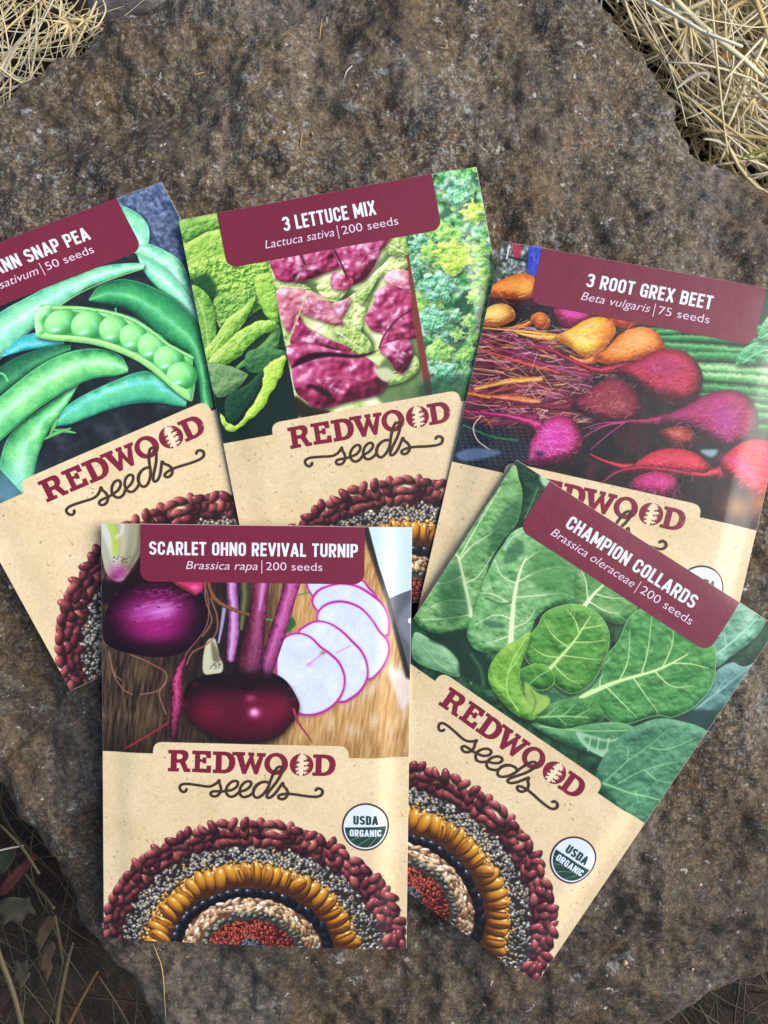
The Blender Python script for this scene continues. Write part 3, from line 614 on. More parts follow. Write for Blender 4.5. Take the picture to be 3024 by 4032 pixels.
    pal = [((60, 140, 70), (130, 200, 90), (206, 236, 130)), ((34, 112, 80), (96, 186, 134), (196, 236, 220)), ((110, 160, 60), (180, 216, 80), (230, 240, 130))]
    def frilly(cx, cy, R_, pal_, n_=15, rim=None):
        ph = rng.random() * 6
        pts = [(cx + R_ * (1 + .22 * math.sin(i * 2.4 + ph) + .12 * rng.normal()) * math.cos(ph + i * 6.283 / n_), cy + R_ * .85 * (1 + .22 * math.sin(i * 1.9 + ph) + .12 * rng.normal()) * math.sin(ph + i * 6.283 / n_)) for i in range(n_)]
        leaf(P, T, pts, *pal_, frill=1.6, r=8, rough=.55, cell=10, bump=.8, bcell=14, rim=rim)
        for k_ in range(4):
            a_ = rng.random() * 6.3; P.stroke(T([(cx, cy), (cx + R_ * .5 * math.cos(a_), cy + R_ * .4 * math.sin(a_)), (cx + R_ * .9 * math.cos(a_ + .2), cy + R_ * .8 * math.sin(a_ + .2))]), 2, (214, 236, 180), alpha=.5)
        for k_ in range(5):
            P.glow(*T([(cx + rng.normal(0, R_ * .5), cy + rng.normal(0, R_ * .5))])[0], rng.uniform(3, 9), rng.uniform(2, 6), (30, 96, 56), .5)
    for q in range(40):
        frilly(rng.uniform(1200, 1660), rng.uniform(0, 1120), rng.uniform(44, 84), pal[[0, 1, 1, 1, 0][int(rng.integers(5))]], 21, rim=((206, 216, 206), 1.5, .6))
        if q % 2: P.poly(T([(x_ + rng.normal(0, 20), y_ + rng.normal(0, 20)) for x0_, y0_ in [(rng.uniform(1230, 1620), rng.uniform(40, 1080))] for x_, y_ in ((x0_ - 30, y0_), (x0_, y0_ - 34), (x0_ + 34, y0_), (x0_, y0_ + 30))]), (18, 70, 44), soft=4, alpha=.7)
    P.poly(T([(1420, 800), (1450, 700), (1500, 650), (1540, 660), (1530, 740), (1490, 790), (1450, 830)]), (16, 66, 42), soft=3, alpha=.8); P.poly(T([(1400, 880), (1460, 840), (1500, 860), (1480, 930), (1430, 960)]), (14, 60, 56), soft=3, alpha=.7)
    for (x, y, R_, k_) in [(1345, 470, 84, 0), (1530, 490, 80, 0), (1430, 480, 96, 2), (1350, 640, 84, 1), (1590, 590, 70, 0), (1550, 690, 50, 0), (1440, 780, 40, 1), (1520, 810, 42, 0), (1450, 870, 36, 0), (1545, 250, 66, 2), (1360, 960, 70, 0), (1330, 800, 76, 1), (1390, 1060, 64, 1)]:
        frilly(x, y, R_, pal[k_], 21, ((196, 186, 160), 1.6, .75))
    for _ in range(150):
        x, y = T([(rng.uniform(1210, 1620), rng.uniform(60, 1100))])[0]; k = rng.random()
        c = (96, 96, 190) if k < .35 else (206, 226, 244) if k < .8 else (120, 90, 110)
        P.glow(x, y, rng.uniform(2, 6), rng.uniform(2, 5), c, rng.uniform(.25, .7))
    new = P.a; P.a = keep; P.put(m, w, new[w[1]:w[3], w[0]:w[2]])
    P.poly(T([(1270, 1120), (1500, 1080), (1500, 1250), (1290, 1250)]), (20, 60, 44), soft=10, alpha=.7)

def beet(P, T, body, tail, pal, tw, hl=None, hairs=30, hairc=(200, 110, 150), rough=.35):
    """a root with its tail: body outline, tail path and tail widths in print pixels"""
    if tail is not None:
        P.tube(T(tail), tw, [(-1, pal[0]), (-.2, pal[1]), (.2, pal[2]), (.6, pal[1]), (1, pal[0])], rough=.7, cell=8)
    b = smooth(T(body), True, 6); P.poly(b + (2, 6), (14, 10, 16), sm=False, soft=7, alpha=.8)
    M = P.pillow(b, *pal, r=20, light=(-.2, -.55), rough=rough, cell=16, sm=False, shade_edge=.6, bump=.45, bcell=8)
    c = b.mean(0)
    if hl is not None: P.glow(*T([hl[0]])[0], hl[1], hl[2], hl[3], hl[4], ang=hl[5] if len(hl) > 5 else 0, within=M)
    for _ in range(hairs):
        q = b[int(P.rng.integers(len(b)))] * .5 + c * .5 + P.rng.normal(0, 14, 2); a = P.rng.uniform(1.6, 4.4); L = P.rng.uniform(8, 26)
        d = np.array([math.cos(a), math.sin(a) * .7]) * L
        P.stroke([q, q + d * .5 + P.rng.normal(0, 2.5, 2), q + d], P.rng.uniform(1, 1.9), hairc, alpha=P.rng.uniform(.3, .8))
    return M

def pic_beet(P):
    T = tracer('beet', 1780, 920, .74985); rng = P.rng; h = 640
    n = fbm(h, PW, 30, rng, 5); P.a[:h] = ramp(n, [(.25, (8, 12, 14)), (.5, (20, 22, 26)), (.8, (56, 24, 34))])
    # market-stall bits, top left
    P.poly(T([(240, 20), (500, 70), (460, 230), (380, 210), (200, 300)]), (58, 64, 68), sm=False)
    for _ in range(260):
        x, y = rng.uniform(240, 410), rng.uniform(60, 240); k = rng.random()
        P.glow(*T([(x, y)])[0], rng.uniform(1.5, 6), rng.uniform(1.5, 7), (206, 216, 214) if k < .45 else (24, 34, 30) if k < .8 else (84, 120, 80), rng.uniform(.4, .9))
    P.poly(T([(318, 40), (358, 45), (350, 120), (322, 125)]), (170, 50, 78), soft=2); P.stroke(T([(270, 115), (400, 150)]), 5, (30, 34, 46)); P.stroke(T([(300, 60), (285, 130)]), 4, (214, 220, 226))
    P.poly(T([(405, 62), (500, 60), (480, 110), (440, 222), (392, 205), (392, 130)]), (48, 66, 190), soft=2)
    for _ in range(26): P.stroke(T([(rng.uniform(395, 470), rng.uniform(70, 200)), (rng.uniform(395, 470), rng.uniform(70, 215))]), 2, (90, 110, 230) if rng.random() < .5 else (24, 30, 110), alpha=.5)
    # leaf stalks on the right
    P.poly(T([(930, 440), (1900, 300), (1900, 1120), (1250, 900), (1080, 600)]), (14, 52, 34), soft=8)
    for y0, y1, wd, c in [(500, 520, 12, 0), (520, 470, 20, 1), (545, 560, 22, 2), (580, 640, 26, 1), (600, 700, 16, 0), (640, 640, 30, 2), (700, 720, 36, 3), (735, 760, 30, 3), (790, 830, 30, 2), (840, 860, 18, 0), (900, 890, 20, 1), (960, 930, 22, 2), (1000, 1000, 20, 0)]:
        g = [((10, 60, 36), (34, 116, 66), (78, 166, 96)), ((20, 90, 50), (60, 150, 84), (120, 200, 124)), ((14, 76, 44), (46, 140, 78), (100, 190, 112)), ((40, 110, 60), (110, 190, 116), (190, 230, 170))][c]
        P.tube(T([(1000 + (y0 - 500) * .55, y0), (1350, (y0 * .6 + y1 * .4)), (1900, y1 + 30)]), [wd * .7, wd * .9, wd], [(-1, g[0]), (-.3, g[2]), (.2, g[1]), (1, g[0])], rough=.8, cell=7, alpha=.95)
    leaf(P, T, [(1465, 690), (1490, 620), (1560, 575), (1680, 560), (1880, 600), (1860, 720), (1660, 690), (1560, 690)], (8, 74, 50), (40, 142, 90), (120, 206, 150), [([(1500, 680), (1600, 620), (1800, 600)], 3), ([(1560, 640), (1660, 640)], 2), ([(1600, 620), (1700, 590)], 2)], (150, 220, 170))
    leaf(P, T, [(1580, 560), (1660, 420), (1900, 380), (1900, 560), (1700, 570)], (10, 70, 44), (48, 150, 90), (140, 214, 160), [([(1600, 550), (1800, 450)], 3)], (150, 220, 170))
    # golden and orange roots
    O = ((140, 56, 14), (222, 118, 34), (246, 170, 84)); Yl = ((160, 84, 16), (234, 176, 46), (252, 224, 120)); Pk = ((90, 14, 50), (170, 36, 96), (214, 90, 170))
    beet(P, T, [(190, 325), (212, 272), (290, 226), (370, 210), (432, 240), (445, 292), (420, 332), (355, 348), (270, 338)], None, O, 0, ((370, 290), 26, 16, (250, 190, 90), .7), 20, (250, 200, 140))
    P.poly(T([(200, 330), (330, 345), (440, 330), (440, 372), (360, 380), (230, 360)]), (70, 16, 36), soft=6, alpha=.8)
    beet(P, T, [(150, 450), (190, 385), (255, 364), (310, 388), (325, 440), (275, 475), (195, 490)], None, ((150, 80, 30), (224, 160, 70), (250, 220, 150)), 0, ((230, 410), 24, 18, (250, 226, 120), .6), 14, (250, 220, 170))
    beet(P, T, [(400, 440), (440, 412), (480, 425), (500, 470), (480, 500), (430, 490)], [(430, 450), (340, 490), (200, 500)], O, [14, 12, 4], None, 10, (250, 210, 150))
    beet(P, T, [(520, 420), (540, 385), (640, 385), (760, 410), (720, 440), (640, 490), (560, 480)], None, Pk, 0, ((615, 405), 26, 12, (214, 70, 190), .8), 14)
    beet(P, T, [(800, 430), (900, 440), (960, 455), (940, 480), (880, 500), (820, 470)], None, ((130, 40, 20), (214, 90, 30), (236, 130, 60)), 0, None, 4, (240, 180, 120))
    # tangle of fine roots to the left
    cols = [(120, 30, 66), (168, 60, 96), (206, 140, 120), (196, 116, 54), (90, 24, 60), (220, 176, 130), (150, 50, 110), (214, 150, 190)]
    P.poly(T([(150, 500), (420, 540), (640, 640), (700, 760), (600, 960), (380, 1000), (60, 980), (80, 760)]), (66, 24, 34), soft=10, alpha=.95)
    for _ in range(420):
        x, y = rng.uniform(60, 700), rng.uniform(500, 1000); L = rng.uniform(60, 260); a = rng.normal(0.18, .28) if y < 760 else rng.normal(-.05, .3)
        q = [(x - L / 2 * math.cos(a), y - L / 2 * math.sin(a)), (x + rng.normal(0, 10), y + rng.normal(0, 12)), (x + L / 2 * math.cos(a), y + L / 2 * math.sin(a))]
        P.stroke(T(q), [rng.uniform(1, 2), rng.uniform(1.5, 5)], cols[int(rng.integers(len(cols)))], alpha=rng.uniform(.4, .95))
    for pts, wd, pal in [([(780, 560), (600, 545), (430, 520), (160, 490)], [26, 16, 8, 3], Yl), ([(880, 700), (620, 720), (420, 690), (140, 600)], [20, 24, 16, 5], ((90, 16, 30), (176, 50, 50), (214, 100, 70))), ([(700, 740), (520, 700), (300, 620), (140, 560)], [16, 14, 10, 4], ((70, 14, 36), (130, 34, 70), (170, 70, 110))), ([(560, 820), (380, 790), (180, 830), (80, 850)], [16, 22, 18, 5], ((60, 16, 30), (120, 40, 50), (150, 60, 70))),
                         ([(440, 880), (300, 860), (180, 850), (80, 830)], [18, 22, 14, 4], ((120, 40, 20), (206, 100, 44), (230, 160, 90))), ([(640, 860), (500, 890), (300, 900), (120, 860)], [20, 16, 10, 4], ((50, 10, 26), (110, 26, 50), (150, 50, 80))), ([(450, 760), (300, 770), (120, 810)], [14, 18, 8], ((150, 80, 20), (220, 150, 50), (240, 200, 110))), ([(420, 960), (300, 950), (150, 940), (60, 920)], [22, 16, 10, 5], ((70, 14, 40), (140, 34, 80), (180, 70, 120)))]:
        P.tube(T(pts), wd, [(-1, pal[0]), (-.2, pal[2]), (.3, pal[1]), (1, pal[0])], rough=.9, cell=6)
    beet(P, T, [(520, 545), (600, 500), (680, 452), (760, 436), (822, 470), (832, 522), (792, 582), (732, 642), (660, 642), (592, 590)], [(640, 560), (540, 545), (430, 540), (330, 520)], Yl, [44, 22, 12, 5], ((660, 570), 26, 20, (255, 240, 110), .8), 34, (190, 120, 50))
    P.glow(*T([(790, 500)])[0], 20, 40, (226, 110, 30), .55)
    beet(P, T, [(720, 655), (790, 600), (850, 532), (930, 494), (1022, 500), (1070, 552), (1088, 612), (1000, 642), (900, 692), (820, 690)], [(840, 640), (740, 655), (660, 670), (600, 640)], O, [44, 24, 14, 6], ((960, 560), 34, 22, (226, 176, 110), .75), 40, (240, 200, 140))
    for _ in range(170):
        x, y = rng.uniform(120, 900), rng.uniform(480, 960); L = rng.uniform(30, 150); a = rng.normal(0, .5)
        P.stroke(T([(x, y), (x + L * .5 * math.cos(a), y + L * .5 * math.sin(a) + rng.normal(0, 10)), (x + L * math.cos(a), y + L * math.sin(a))]), rng.uniform(1, 2), [(236, 190, 206), (226, 190, 150), (206, 120, 170)][int(rng.integers(3))], alpha=rng.uniform(.4, .9))
    Rd = ((44, 4, 18), (146, 20, 50), (210, 70, 104)); Rm = ((56, 6, 30), (164, 26, 84), (226, 90, 160)); Rr = ((62, 4, 18), (188, 30, 52), (236, 84, 100))
    beet(P, T, [(600, 900), (680, 830), (760, 770), (850, 756), (920, 800), (962, 880), (962, 950), (880, 985), (780, 985), (680, 950)], [(680, 880), (560, 910), (440, 900), (200, 860)], ((40, 6, 20), (112, 24, 48), (150, 50, 70)), [50, 18, 10, 4], ((820, 890), 40, 20, (150, 80, 70), .5), 60, (214, 140, 130))
    beet(P, T, [(820, 712), (940, 672), (1000, 632), (1100, 604), (1192, 620), (1260, 680), (1287, 752), (1270, 832), (1200, 894), (1100, 890), (1000, 830), (920, 770)], [(960, 720), (850, 705), (740, 715), (640, 680), (520, 620), (380, 580)], Rd, [60, 32, 18, 12, 9, 5], ((1080, 690), 50, 26, (156, 44, 100), .7), 44, (206, 100, 170))
    P.glow(*T([(1130, 850)])[0], 70, 14, (54, 8, 22), .7)
    beet(P, T, [(1060, 980), (1200, 900), (1290, 850), (1390, 822), (1490, 830), (1560, 890), (1592, 980), (1562, 1062), (1480, 1112), (1380, 1112), (1290, 1052), (1180, 1000)], [(1200, 960), (1080, 975), (960, 980), (860, 985), (700, 1020)], ((36, 2, 20), (124, 16, 62), (190, 56, 116)), [56, 30, 14, 10, 5], ((1400, 960), 30, 44, (176, 56, 150), .75, -.5), 80, (206, 110, 190))
    P.glow(*T([(1190, 945)])[0], 60, 12, (176, 50, 120), .6, ang=-.35)
    for t_ in ([(880, 985), (760, 1010), (620, 1100), (560, 1200)], [(880, 985), (780, 1060), (700, 1130)], [(860, 985), (760, 990), (660, 1020)]): P.stroke(T(t_), [4, 2], (186, 60, 130), alpha=.9)
    beet(P, T, [(1060, 1040), (1130, 1010), (1212, 1010), (1252, 1062), (1240, 1112), (1150, 1124)], None, ((50, 10, 14), (146, 48, 44), (196, 96, 84)), 0, None, 20, (220, 140, 130))
    P.poly(T([(820, 1040), (940, 1000), (1010, 1040), (980, 1120), (880, 1130)]), (54, 14, 34), soft=8, alpha=.8)
    beet(P, T, [(340, 1190), (400, 1080), (450, 1000), (540, 950), (622, 980), (662, 1062), (650, 1132), (580, 1184), (450, 1210)], [(450, 1010), (380, 980), (260, 950), (100, 930)], ((60, 6, 30), (160, 30, 92), (220, 90, 166)), [40, 24, 12, 5], ((510, 1060), 34, 40, (214, 60, 180), .7), 70, (240, 150, 220))
    P.glow(*T([(440, 1150)])[0], 14, 9, (30, 20, 70), .8)
    # crate mesh bottom left
    P.poly(T([(40, 990), (120, 990), (300, 1060), (390, 1110), (340, 1210), (120, 1220), (-40, 1180)]), (22, 30, 40), soft=4)
    for i in range(11):
        for j in range(13):
            x, y = 20 + j * 29 + i * 5, 1010 + i * 19; P.stroke(T([(x, y), (x + 15, y + 8)]), 1.8, (120, 140, 160), alpha=.5)
    P.stroke(T([(60, 1000), (200, 1060), (330, 1080)]), 5, (40, 110, 60)); P.stroke(T([(150, 950), (110, 1010), (130, 1080), (190, 1130)]), 3, (226, 196, 196)); P.poly(T([(20, 1150), (120, 1120), (250, 1140), (180, 1170), (60, 1190)]), (96, 120, 160), soft=4, alpha=.8)
    beet(P, T, [(850, 1240), (930, 1202), (1020, 1142), (1130, 1120), (1240, 1142), (1312, 1192), (1345, 1250), (1250, 1270), (1100, 1250), (960, 1250)], [(960, 1220), (880, 1215), (780, 1190), (700, 1150)], Rr, [30, 18, 8, 4], ((1110, 1170), 50, 16, (190, 50, 80), .6), 50, (230, 110, 150))
    beet(P, T, [(900, 1320), (950, 1262), (1050, 1242), (1130, 1262), (1164, 1322), (1110, 1372), (980, 1360)], None, Rm, 0, ((1040, 1290), 34, 20, (190, 40, 130), .7), 16, (230, 120, 200))
    P.tube(T([(760, 1300), (850, 1240), (1000, 1220), (1150, 1240), (1250, 1260)]), [4, 7, 10, 12, 12], [(-1, (90, 14, 40)), (0, (196, 50, 90)), (1, (70, 10, 30))], rough=.8)
    beet(P, T, [(1380, 1210), (1450, 1122), (1540, 1080), (1620, 1078), (1750, 1110), (1800, 1300), (1720, 1390), (1570, 1375), (1480, 1310)], [(1480, 1230), (1380, 1240), (1300, 1260), (1230, 1250)], Rr, [60, 30, 14, 6], ((1540, 1150), 44, 26, (214, 46, 66), .8), 90, (236, 130, 190))
    P.glow(*T([(1490, 1210)])[0], 60, 14, (206, 70, 150), .6, ang=.2)
    P.poly(T([(1280, 1130), (1370, 1130), (1340, 1170), (1290, 1150)]), (150, 196, 206), soft=3, alpha=.8)
    for _ in range(40):
        x, y = rng.uniform(1050, 1600), rng.uniform(1220, 1370); L = rng.uniform(30, 90); a = rng.uniform(.8, 2.4)
        P.stroke(T([(x, y), (x + L * math.cos(a) * .6 + rng.normal(0, 8), y + L * .5 * math.sin(a)), (x + L * math.cos(a), y + L * math.sin(a))]), rng.uniform(1, 2.2), (206, 80, 140), alpha=.7)
    P.poly(T([(1180, 1350), (1400, 1290), (1560, 1400), (1700, 1400), (1700, 1600), (1200, 1480)]), (22, 14, 20), soft=8, alpha=.7)
    P.glow(*T([(1480, 1430)])[0], 44, 34, (158, 112, 60), .9); P.glow(*T([(1615, 1410)])[0], 22, 40, (196, 110, 66), .85)

def pic_collards(P):
    T = tracer('collards', 1600, 1780, .85835); rng = P.rng; h = 640
    n = fbm(h, PW, 30, rng, 4); P.a[:h] = ramp(n, [(.3, (14, 42, 28)), (.7, (48, 92, 60))])
    vp = (214, 234, 184); vg = (140, 196, 124)
    def ribbed(pts, lo, mid, hi, rib, sides, vc, **kw):
        M = leaf(P, T, pts, lo, mid, hi, rough=kw.pop('rough', .4), cell=kw.pop('cell', 16), bump=kw.pop('bump', .32), bcell=kw.pop('bcell', 30), r=kw.pop('r', 12), **kw)
        if M is None: return
        mk = np.zeros((PH, PW)); m, w = M; mk[w[1]:w[3], w[0]:w[2]] = m
        keep = P.a.copy()
        R = smooth(T(rib[0]), False, 8)
        def vein(q, w0, w1, c, a):
            P.stroke(q, [w0, w1], c, soft=1.1, alpha=a)
        P.stroke(R, [rib[1] * 1.9, 3], tuple(int(v * .8) for v in vc), soft=4, alpha=.35)
        for sd in sides:
            q = T(sd); vein(q, 4.2, 1.5, vc, .92)
            qs = smooth(q, False, 6)
            for _ in range(5):                               # branching veinlets
                i = int(rng.integers(1, len(qs) - 1)); d = qs[i] - qs[i - 1]; L = math.hypot(*d) + 1e-6; d = d / L
                s = 1 if rng.random() < .5 else -1; a = s * rng.uniform(.6, 1.2); e = np.array([d[0] * math.cos(a) - d[1] * math.sin(a), d[0] * math.sin(a) + d[1] * math.cos(a)]); l = rng.uniform(10, 34)
                P.stroke([qs[i], qs[i] + e * l * .5 + d * 3, qs[i] + e * l * .8 + d * l * .35], 1.4, vc, alpha=.5)
        vein(R, rib[1], 2.4, tuple(min(255, int(v * 1.05)) for v in vc), .95)
        k = mk[..., None]; P.a = keep * (1 - k) + P.a * k
    pale = ((30, 82, 42), (98, 156, 90), (166, 212, 146)); blu = ((40, 96, 72), (92, 150, 120), (156, 204, 182))
    for pts, rib in (([(240, 880), (330, 700), (480, 760), (560, 900), (420, 1120), (300, 1080)], [(280, 1060), (380, 900), (460, 780)]), ([(560, 1080), (760, 960), (960, 900), (1000, 1100), (840, 1250), (620, 1240)], [(600, 1200), (800, 1080), (960, 940)]), ([(980, 700), (1050, 560), (1250, 640), (1450, 760), (1420, 900), (1150, 860)], [(1000, 740), (1200, 760), (1400, 820)]), ([(700, 430), (900, 480), (1150, 640), (1100, 760), (900, 640)], [(740, 470), (950, 620), (1080, 720)]), ([(1050, 1180), (1250, 1140), (1450, 1080), (1550, 1180), (1380, 1320), (1200, 1260)], [(1100, 1190), (1300, 1200), (1500, 1150)])):
        ribbed(pts, (18, 54, 36), (46, 96, 62), (92, 146, 104), (rib, 5), [], (110, 160, 110))
    ribbed([(1400, 980), (1480, 930), (1600, 850), (1650, 760), (1600, 730), (1500, 680), (1350, 800), (1300, 950)], *blu, ([(1350, 960), (1480, 860), (1600, 760)], 6), [[(1450, 880), (1440, 800)], [(1530, 820), (1600, 830)]], (150, 206, 180))
    ribbed([(1380, 1020), (1480, 960), (1560, 980), (1700, 900), (1620, 1000), (1540, 1100), (1400, 1200), (1250, 1220)], (30, 70, 68), (70, 116, 112), (120, 166, 160), ([(1300, 1180), (1450, 1080), (1580, 980)], 4), [[(1420, 1100), (1460, 1030)]], (130, 180, 170))
    P.poly(T([(1140, 1190), (1300, 1170), (1420, 1200), (1380, 1290), (1240, 1220)]), (22, 56, 52), soft=5)
    ribbed([(505, 40), (560, 60), (660, 130), (640, 240), (560, 340), (500, 330), (520, 200)], (10, 34, 26), (24, 58, 38), (60, 104, 70), ([(600, 160), (540, 300)], 3), [], (80, 130, 90))
    P.poly(T([(610, 105), (655, 130), (640, 160), (615, 140)]), (150, 206, 160), soft=3)
    ribbed([(490, 60), (515, 120), (530, 200), (505, 320), (440, 400), (380, 500), (335, 640), (300, 740), (280, 790), (232, 838), (150, 832), (80, 812), (38, 770), (30, 720), (100, 640), (180, 520), (300, 340), (400, 200)], *pale,
           ([(292, 745), (268, 620), (240, 490), (225, 470)], 11), [[(240, 500), (300, 430), (400, 360), (490, 250)], [(240, 490), (330, 330), (440, 150)], [(250, 570), (180, 600), (110, 600)], [(280, 680), (180, 680), (80, 730)], [(285, 740), (180, 760), (60, 770)], [(265, 600), (330, 560), (400, 450)]], vp)
    P.poly(T([(150, 600), (230, 500), (250, 600), (280, 720), (200, 800), (150, 700)]), (34, 84, 48), soft=9, alpha=.6); P.poly(T([(400, 330), (520, 200), (500, 330), (430, 410), (370, 480)]), (36, 84, 56), soft=7, alpha=.55)
    ribbed([(35, 830), (100, 850), (180, 892), (232, 950), (235, 1020), (150, 1000), (30, 945)], (70, 120, 80), (112, 166, 118), (160, 206, 160), ([(40, 850), (140, 960), (200, 1000)], 3), [], (140, 190, 140))
    P.poly(T([(100, 850), (280, 800), (330, 900), (400, 960), (380, 1080), (240, 1010), (232, 950), (180, 890)]), (18, 46, 34), soft=5, alpha=.9)
    P.stroke(T([(290, 920), (330, 980), (345, 1060)]), 9, (50, 90, 60), soft=3)
    ribbed([(545, 340), (600, 390), (690, 440), (752, 480), (790, 560), (766, 650), (760, 700), (700, 690), (622, 720), (580, 760), (552, 830), (470, 905), (400, 902), (350, 912), (290, 880), (272, 820), (300, 740), (330, 640), (360, 560), (400, 480), (440, 420), (480, 365)], (34, 88, 46), (100, 160, 96), (166, 214, 150),
           ([(468, 875), (476, 760), (490, 640), (515, 540), (545, 470)], 15), [[(480, 760), (400, 740), (300, 790)], [(484, 700), (400, 650), (340, 640)], [(500, 600), (430, 560), (400, 490)], [(488, 660), (600, 650), (700, 640), (760, 660)], [(500, 590), (600, 540), (700, 520), (760, 540)], [(530, 500), (600, 450), (680, 450)], [(478, 800), (540, 770), (580, 720)], [(476, 830), (420, 850), (350, 870)]], vp)
    P.poly(T([(600, 420), (720, 470), (780, 560), (750, 660), (640, 640), (560, 560)]), (46, 112, 46), soft=12, alpha=.5); P.poly(T([(350, 762), (420, 772), (440, 796), (360, 790)]), (40, 84, 56), soft=3, alpha=.6); P.stroke(T([(360, 665), (420, 690), (470, 685)]), 5, (36, 76, 54), soft=2, alpha=.7)
    P.poly(T([(470, 430), (520, 400), (530, 450), (480, 500), (440, 500)]), (40, 88, 60), soft=4, alpha=.6); P.stroke(T([(445, 440), (480, 390), (560, 350)]), 6, (160, 206, 170), soft=2)
    ribbed([(785, 505), (900, 560), (1020, 640), (1040, 730), (960, 780), (860, 740), (800, 700), (762, 690)], (40, 92, 46), (84, 144, 76), (140, 190, 120), ([(800, 702), (850, 640), (910, 585)], 12), [[(820, 670), (810, 580), (790, 530)], [(850, 640), (920, 660), (1000, 660)], [(830, 680), (900, 720), (960, 730)]], vp)
    ribbed([(865, 1040), (900, 930), (960, 850), (1010, 745), (1100, 705), (1250, 760), (1385, 870), (1402, 980), (1382, 1080), (1300, 1162), (1200, 1202), (1130, 1192), (960, 1232), (832, 1142), (770, 1115)], (18, 74, 32), (58, 128, 62), (114, 182, 104),
           ([(760, 1118), (870, 1070), (960, 1035), (1120, 990), (1200, 955), (1275, 915)], 13), [[(960, 1035), (1000, 940), (1010, 800)], [(1060, 1008), (1090, 900), (1110, 740)], [(1160, 970), (1200, 880), (1210, 790)], [(1120, 990), (1200, 1060), (1300, 1060)], [(1020, 1015), (1080, 1100), (1140, 1180)], [(900, 1060), (980, 1140), (1040, 1200)], [(1200, 955), (1290, 960), (1370, 980)], [(870, 1070), (880, 980), (920, 930)]], (200, 230, 160), rim=((166, 220, 156), 2, .7))
    ribbed([(545, 850), (590, 790), (622, 732), (690, 698), (780, 690), (862, 730), (906, 790), (916, 862), (892, 940), (852, 1022), (800, 1072), (740, 1092), (680, 1062), (640, 1012), (540, 945)], (20, 68, 20), (68, 132, 52), (120, 182, 86),
           ([(640, 985), (700, 920), (760, 850), (830, 745)], 10), [[(690, 930), (620, 920), (560, 880)], [(730, 885), (660, 830), (620, 760)], [(780, 820), (760, 760), (720, 710)], [(700, 920), (780, 930), (880, 940)], [(750, 860), (830, 860), (905, 850)], [(790, 800), (850, 790), (890, 780)], [(660, 960), (720, 1020), (780, 1050)]], (190, 224, 140), rim=((170, 216, 150), 1.8, .7))
    ribbed([(550, 1190), (700, 1122), (830, 1118), (882, 1170), (882, 1212), (780, 1254), (640, 1244)], (14, 60, 30), (44, 104, 50), (96, 156, 86), ([(560, 1200), (700, 1195), (820, 1200)], 6), [[(620, 1200), (680, 1150)], [(700, 1195), (760, 1140)], [(760, 1200), (830, 1160)], [(680, 1198), (720, 1235)]], vg, rim=((130, 190, 120), 1.6, .6))
    ribbed([(560, 1225), (700, 1252), (820, 1230), (960, 1222), (1062, 1270), (1020, 1342), (960, 1392), (870, 1372), (780, 1345), (650, 1290)], (24, 74, 46), (60, 120, 74), (110, 170, 116), ([(600, 1240), (800, 1260), (1000, 1260)], 4), [], vg)
    P.poly(T([(762, 1265), (830, 1280), (920, 1300), (1062, 1270), (1020, 1342), (940, 1396), (860, 1370), (800, 1330)]), (150, 196, 160), soft=2)
    P.poly(T([(800, 1290), (920, 1312), (1010, 1290), (940, 1340), (850, 1340)]), (70, 130, 84), soft=4); 
    for x in (830, 870, 915, 960): P.stroke(T([(x, 1295), (x - 12, 1350)]), 4, (176, 212, 176), soft=1.5, alpha=.8)
    ribbed([(1000, 1260), (1130, 1208), (1250, 1222), (1392, 1290), (1360, 1400), (1270, 1540), (1180, 1680), (1100, 1760), (880, 1540), (860, 1440), (920, 1340)], (18, 66, 44), (58, 116, 82), (112, 168, 130),
           ([(890, 1500), (1000, 1540), (1150, 1590), (1260, 1610)], 6), [[(900, 1490), (1000, 1400), (1100, 1330), (1180, 1260)], [(960, 1500), (1080, 1440), (1240, 1420)], [(1040, 1540), (1060, 1600)], [(1100, 1340), (1200, 1350), (1330, 1310)], [(1000, 1400), (1000, 1340), (960, 1330)], [(1080, 1440), (1150, 1500), (1250, 1520)]], (126, 186, 130))
    # folded heart leaf
    ribbed([(556, 812), (545, 880), (512, 980), (515, 1060), (560, 1150), (620, 1115), (640, 1132), (602, 1182), (556, 1214), (480, 1182), (410, 1112), (368, 1040), (374, 970), (430, 890), (500, 850)], (44, 96, 30), (104, 164, 58), (164, 206, 100), ([(500, 1170), (450, 1080), (470, 960), (540, 840)], 4), [[(450, 1080), (400, 1040), (385, 990)], [(455, 1000), (500, 940), (530, 880)]], (160, 210, 110))
    ribbed([(508, 1000), (560, 962), (622, 968), (662, 1000), (656, 1052), (602, 1082), (560, 1060), (530, 1090)], (18, 64, 22), (52, 112, 44), (110, 170, 70), ([(540, 1060), (600, 1010), (640, 990)], 2), [], vg, frill=1.5, rim=((150, 196, 110), 2.4, .8))
    P.poly(T([(530, 1040), (590, 1090), (640, 1110), (635, 1150), (570, 1190), (540, 1130)]), (150, 190, 90), soft=2, alpha=.9); P.stroke(T([(560, 1080), (580, 1130), (560, 1190)]), 4, (90, 140, 50), soft=2)

PICS = {'turnip': pic_turnip, 'pea': pic_pea, 'lettuce': pic_lettuce, 'beet': pic_beet, 'collards': pic_collards}
def make_art(n):
    P = Print((40, 40, 40), 11 + len(n)); return finish(P, PICS[n])
# ---------------------------------------------------------------- helpers
COL = scene.collection
FPX = 4032 * 26 / 36
RNG = np.random.default_rng(5)

def ray(px, py, z):
    """the point at height z (metres) seen at photograph pixel px, py"""
    d = CAMH - z
    return np.array([(px - 1512) / FPX * d, -(py - 2016) / FPX * d, z])

def link(o, parent=None):
    COL.objects.link(o)
    if parent is not None: o.parent = parent
    return o

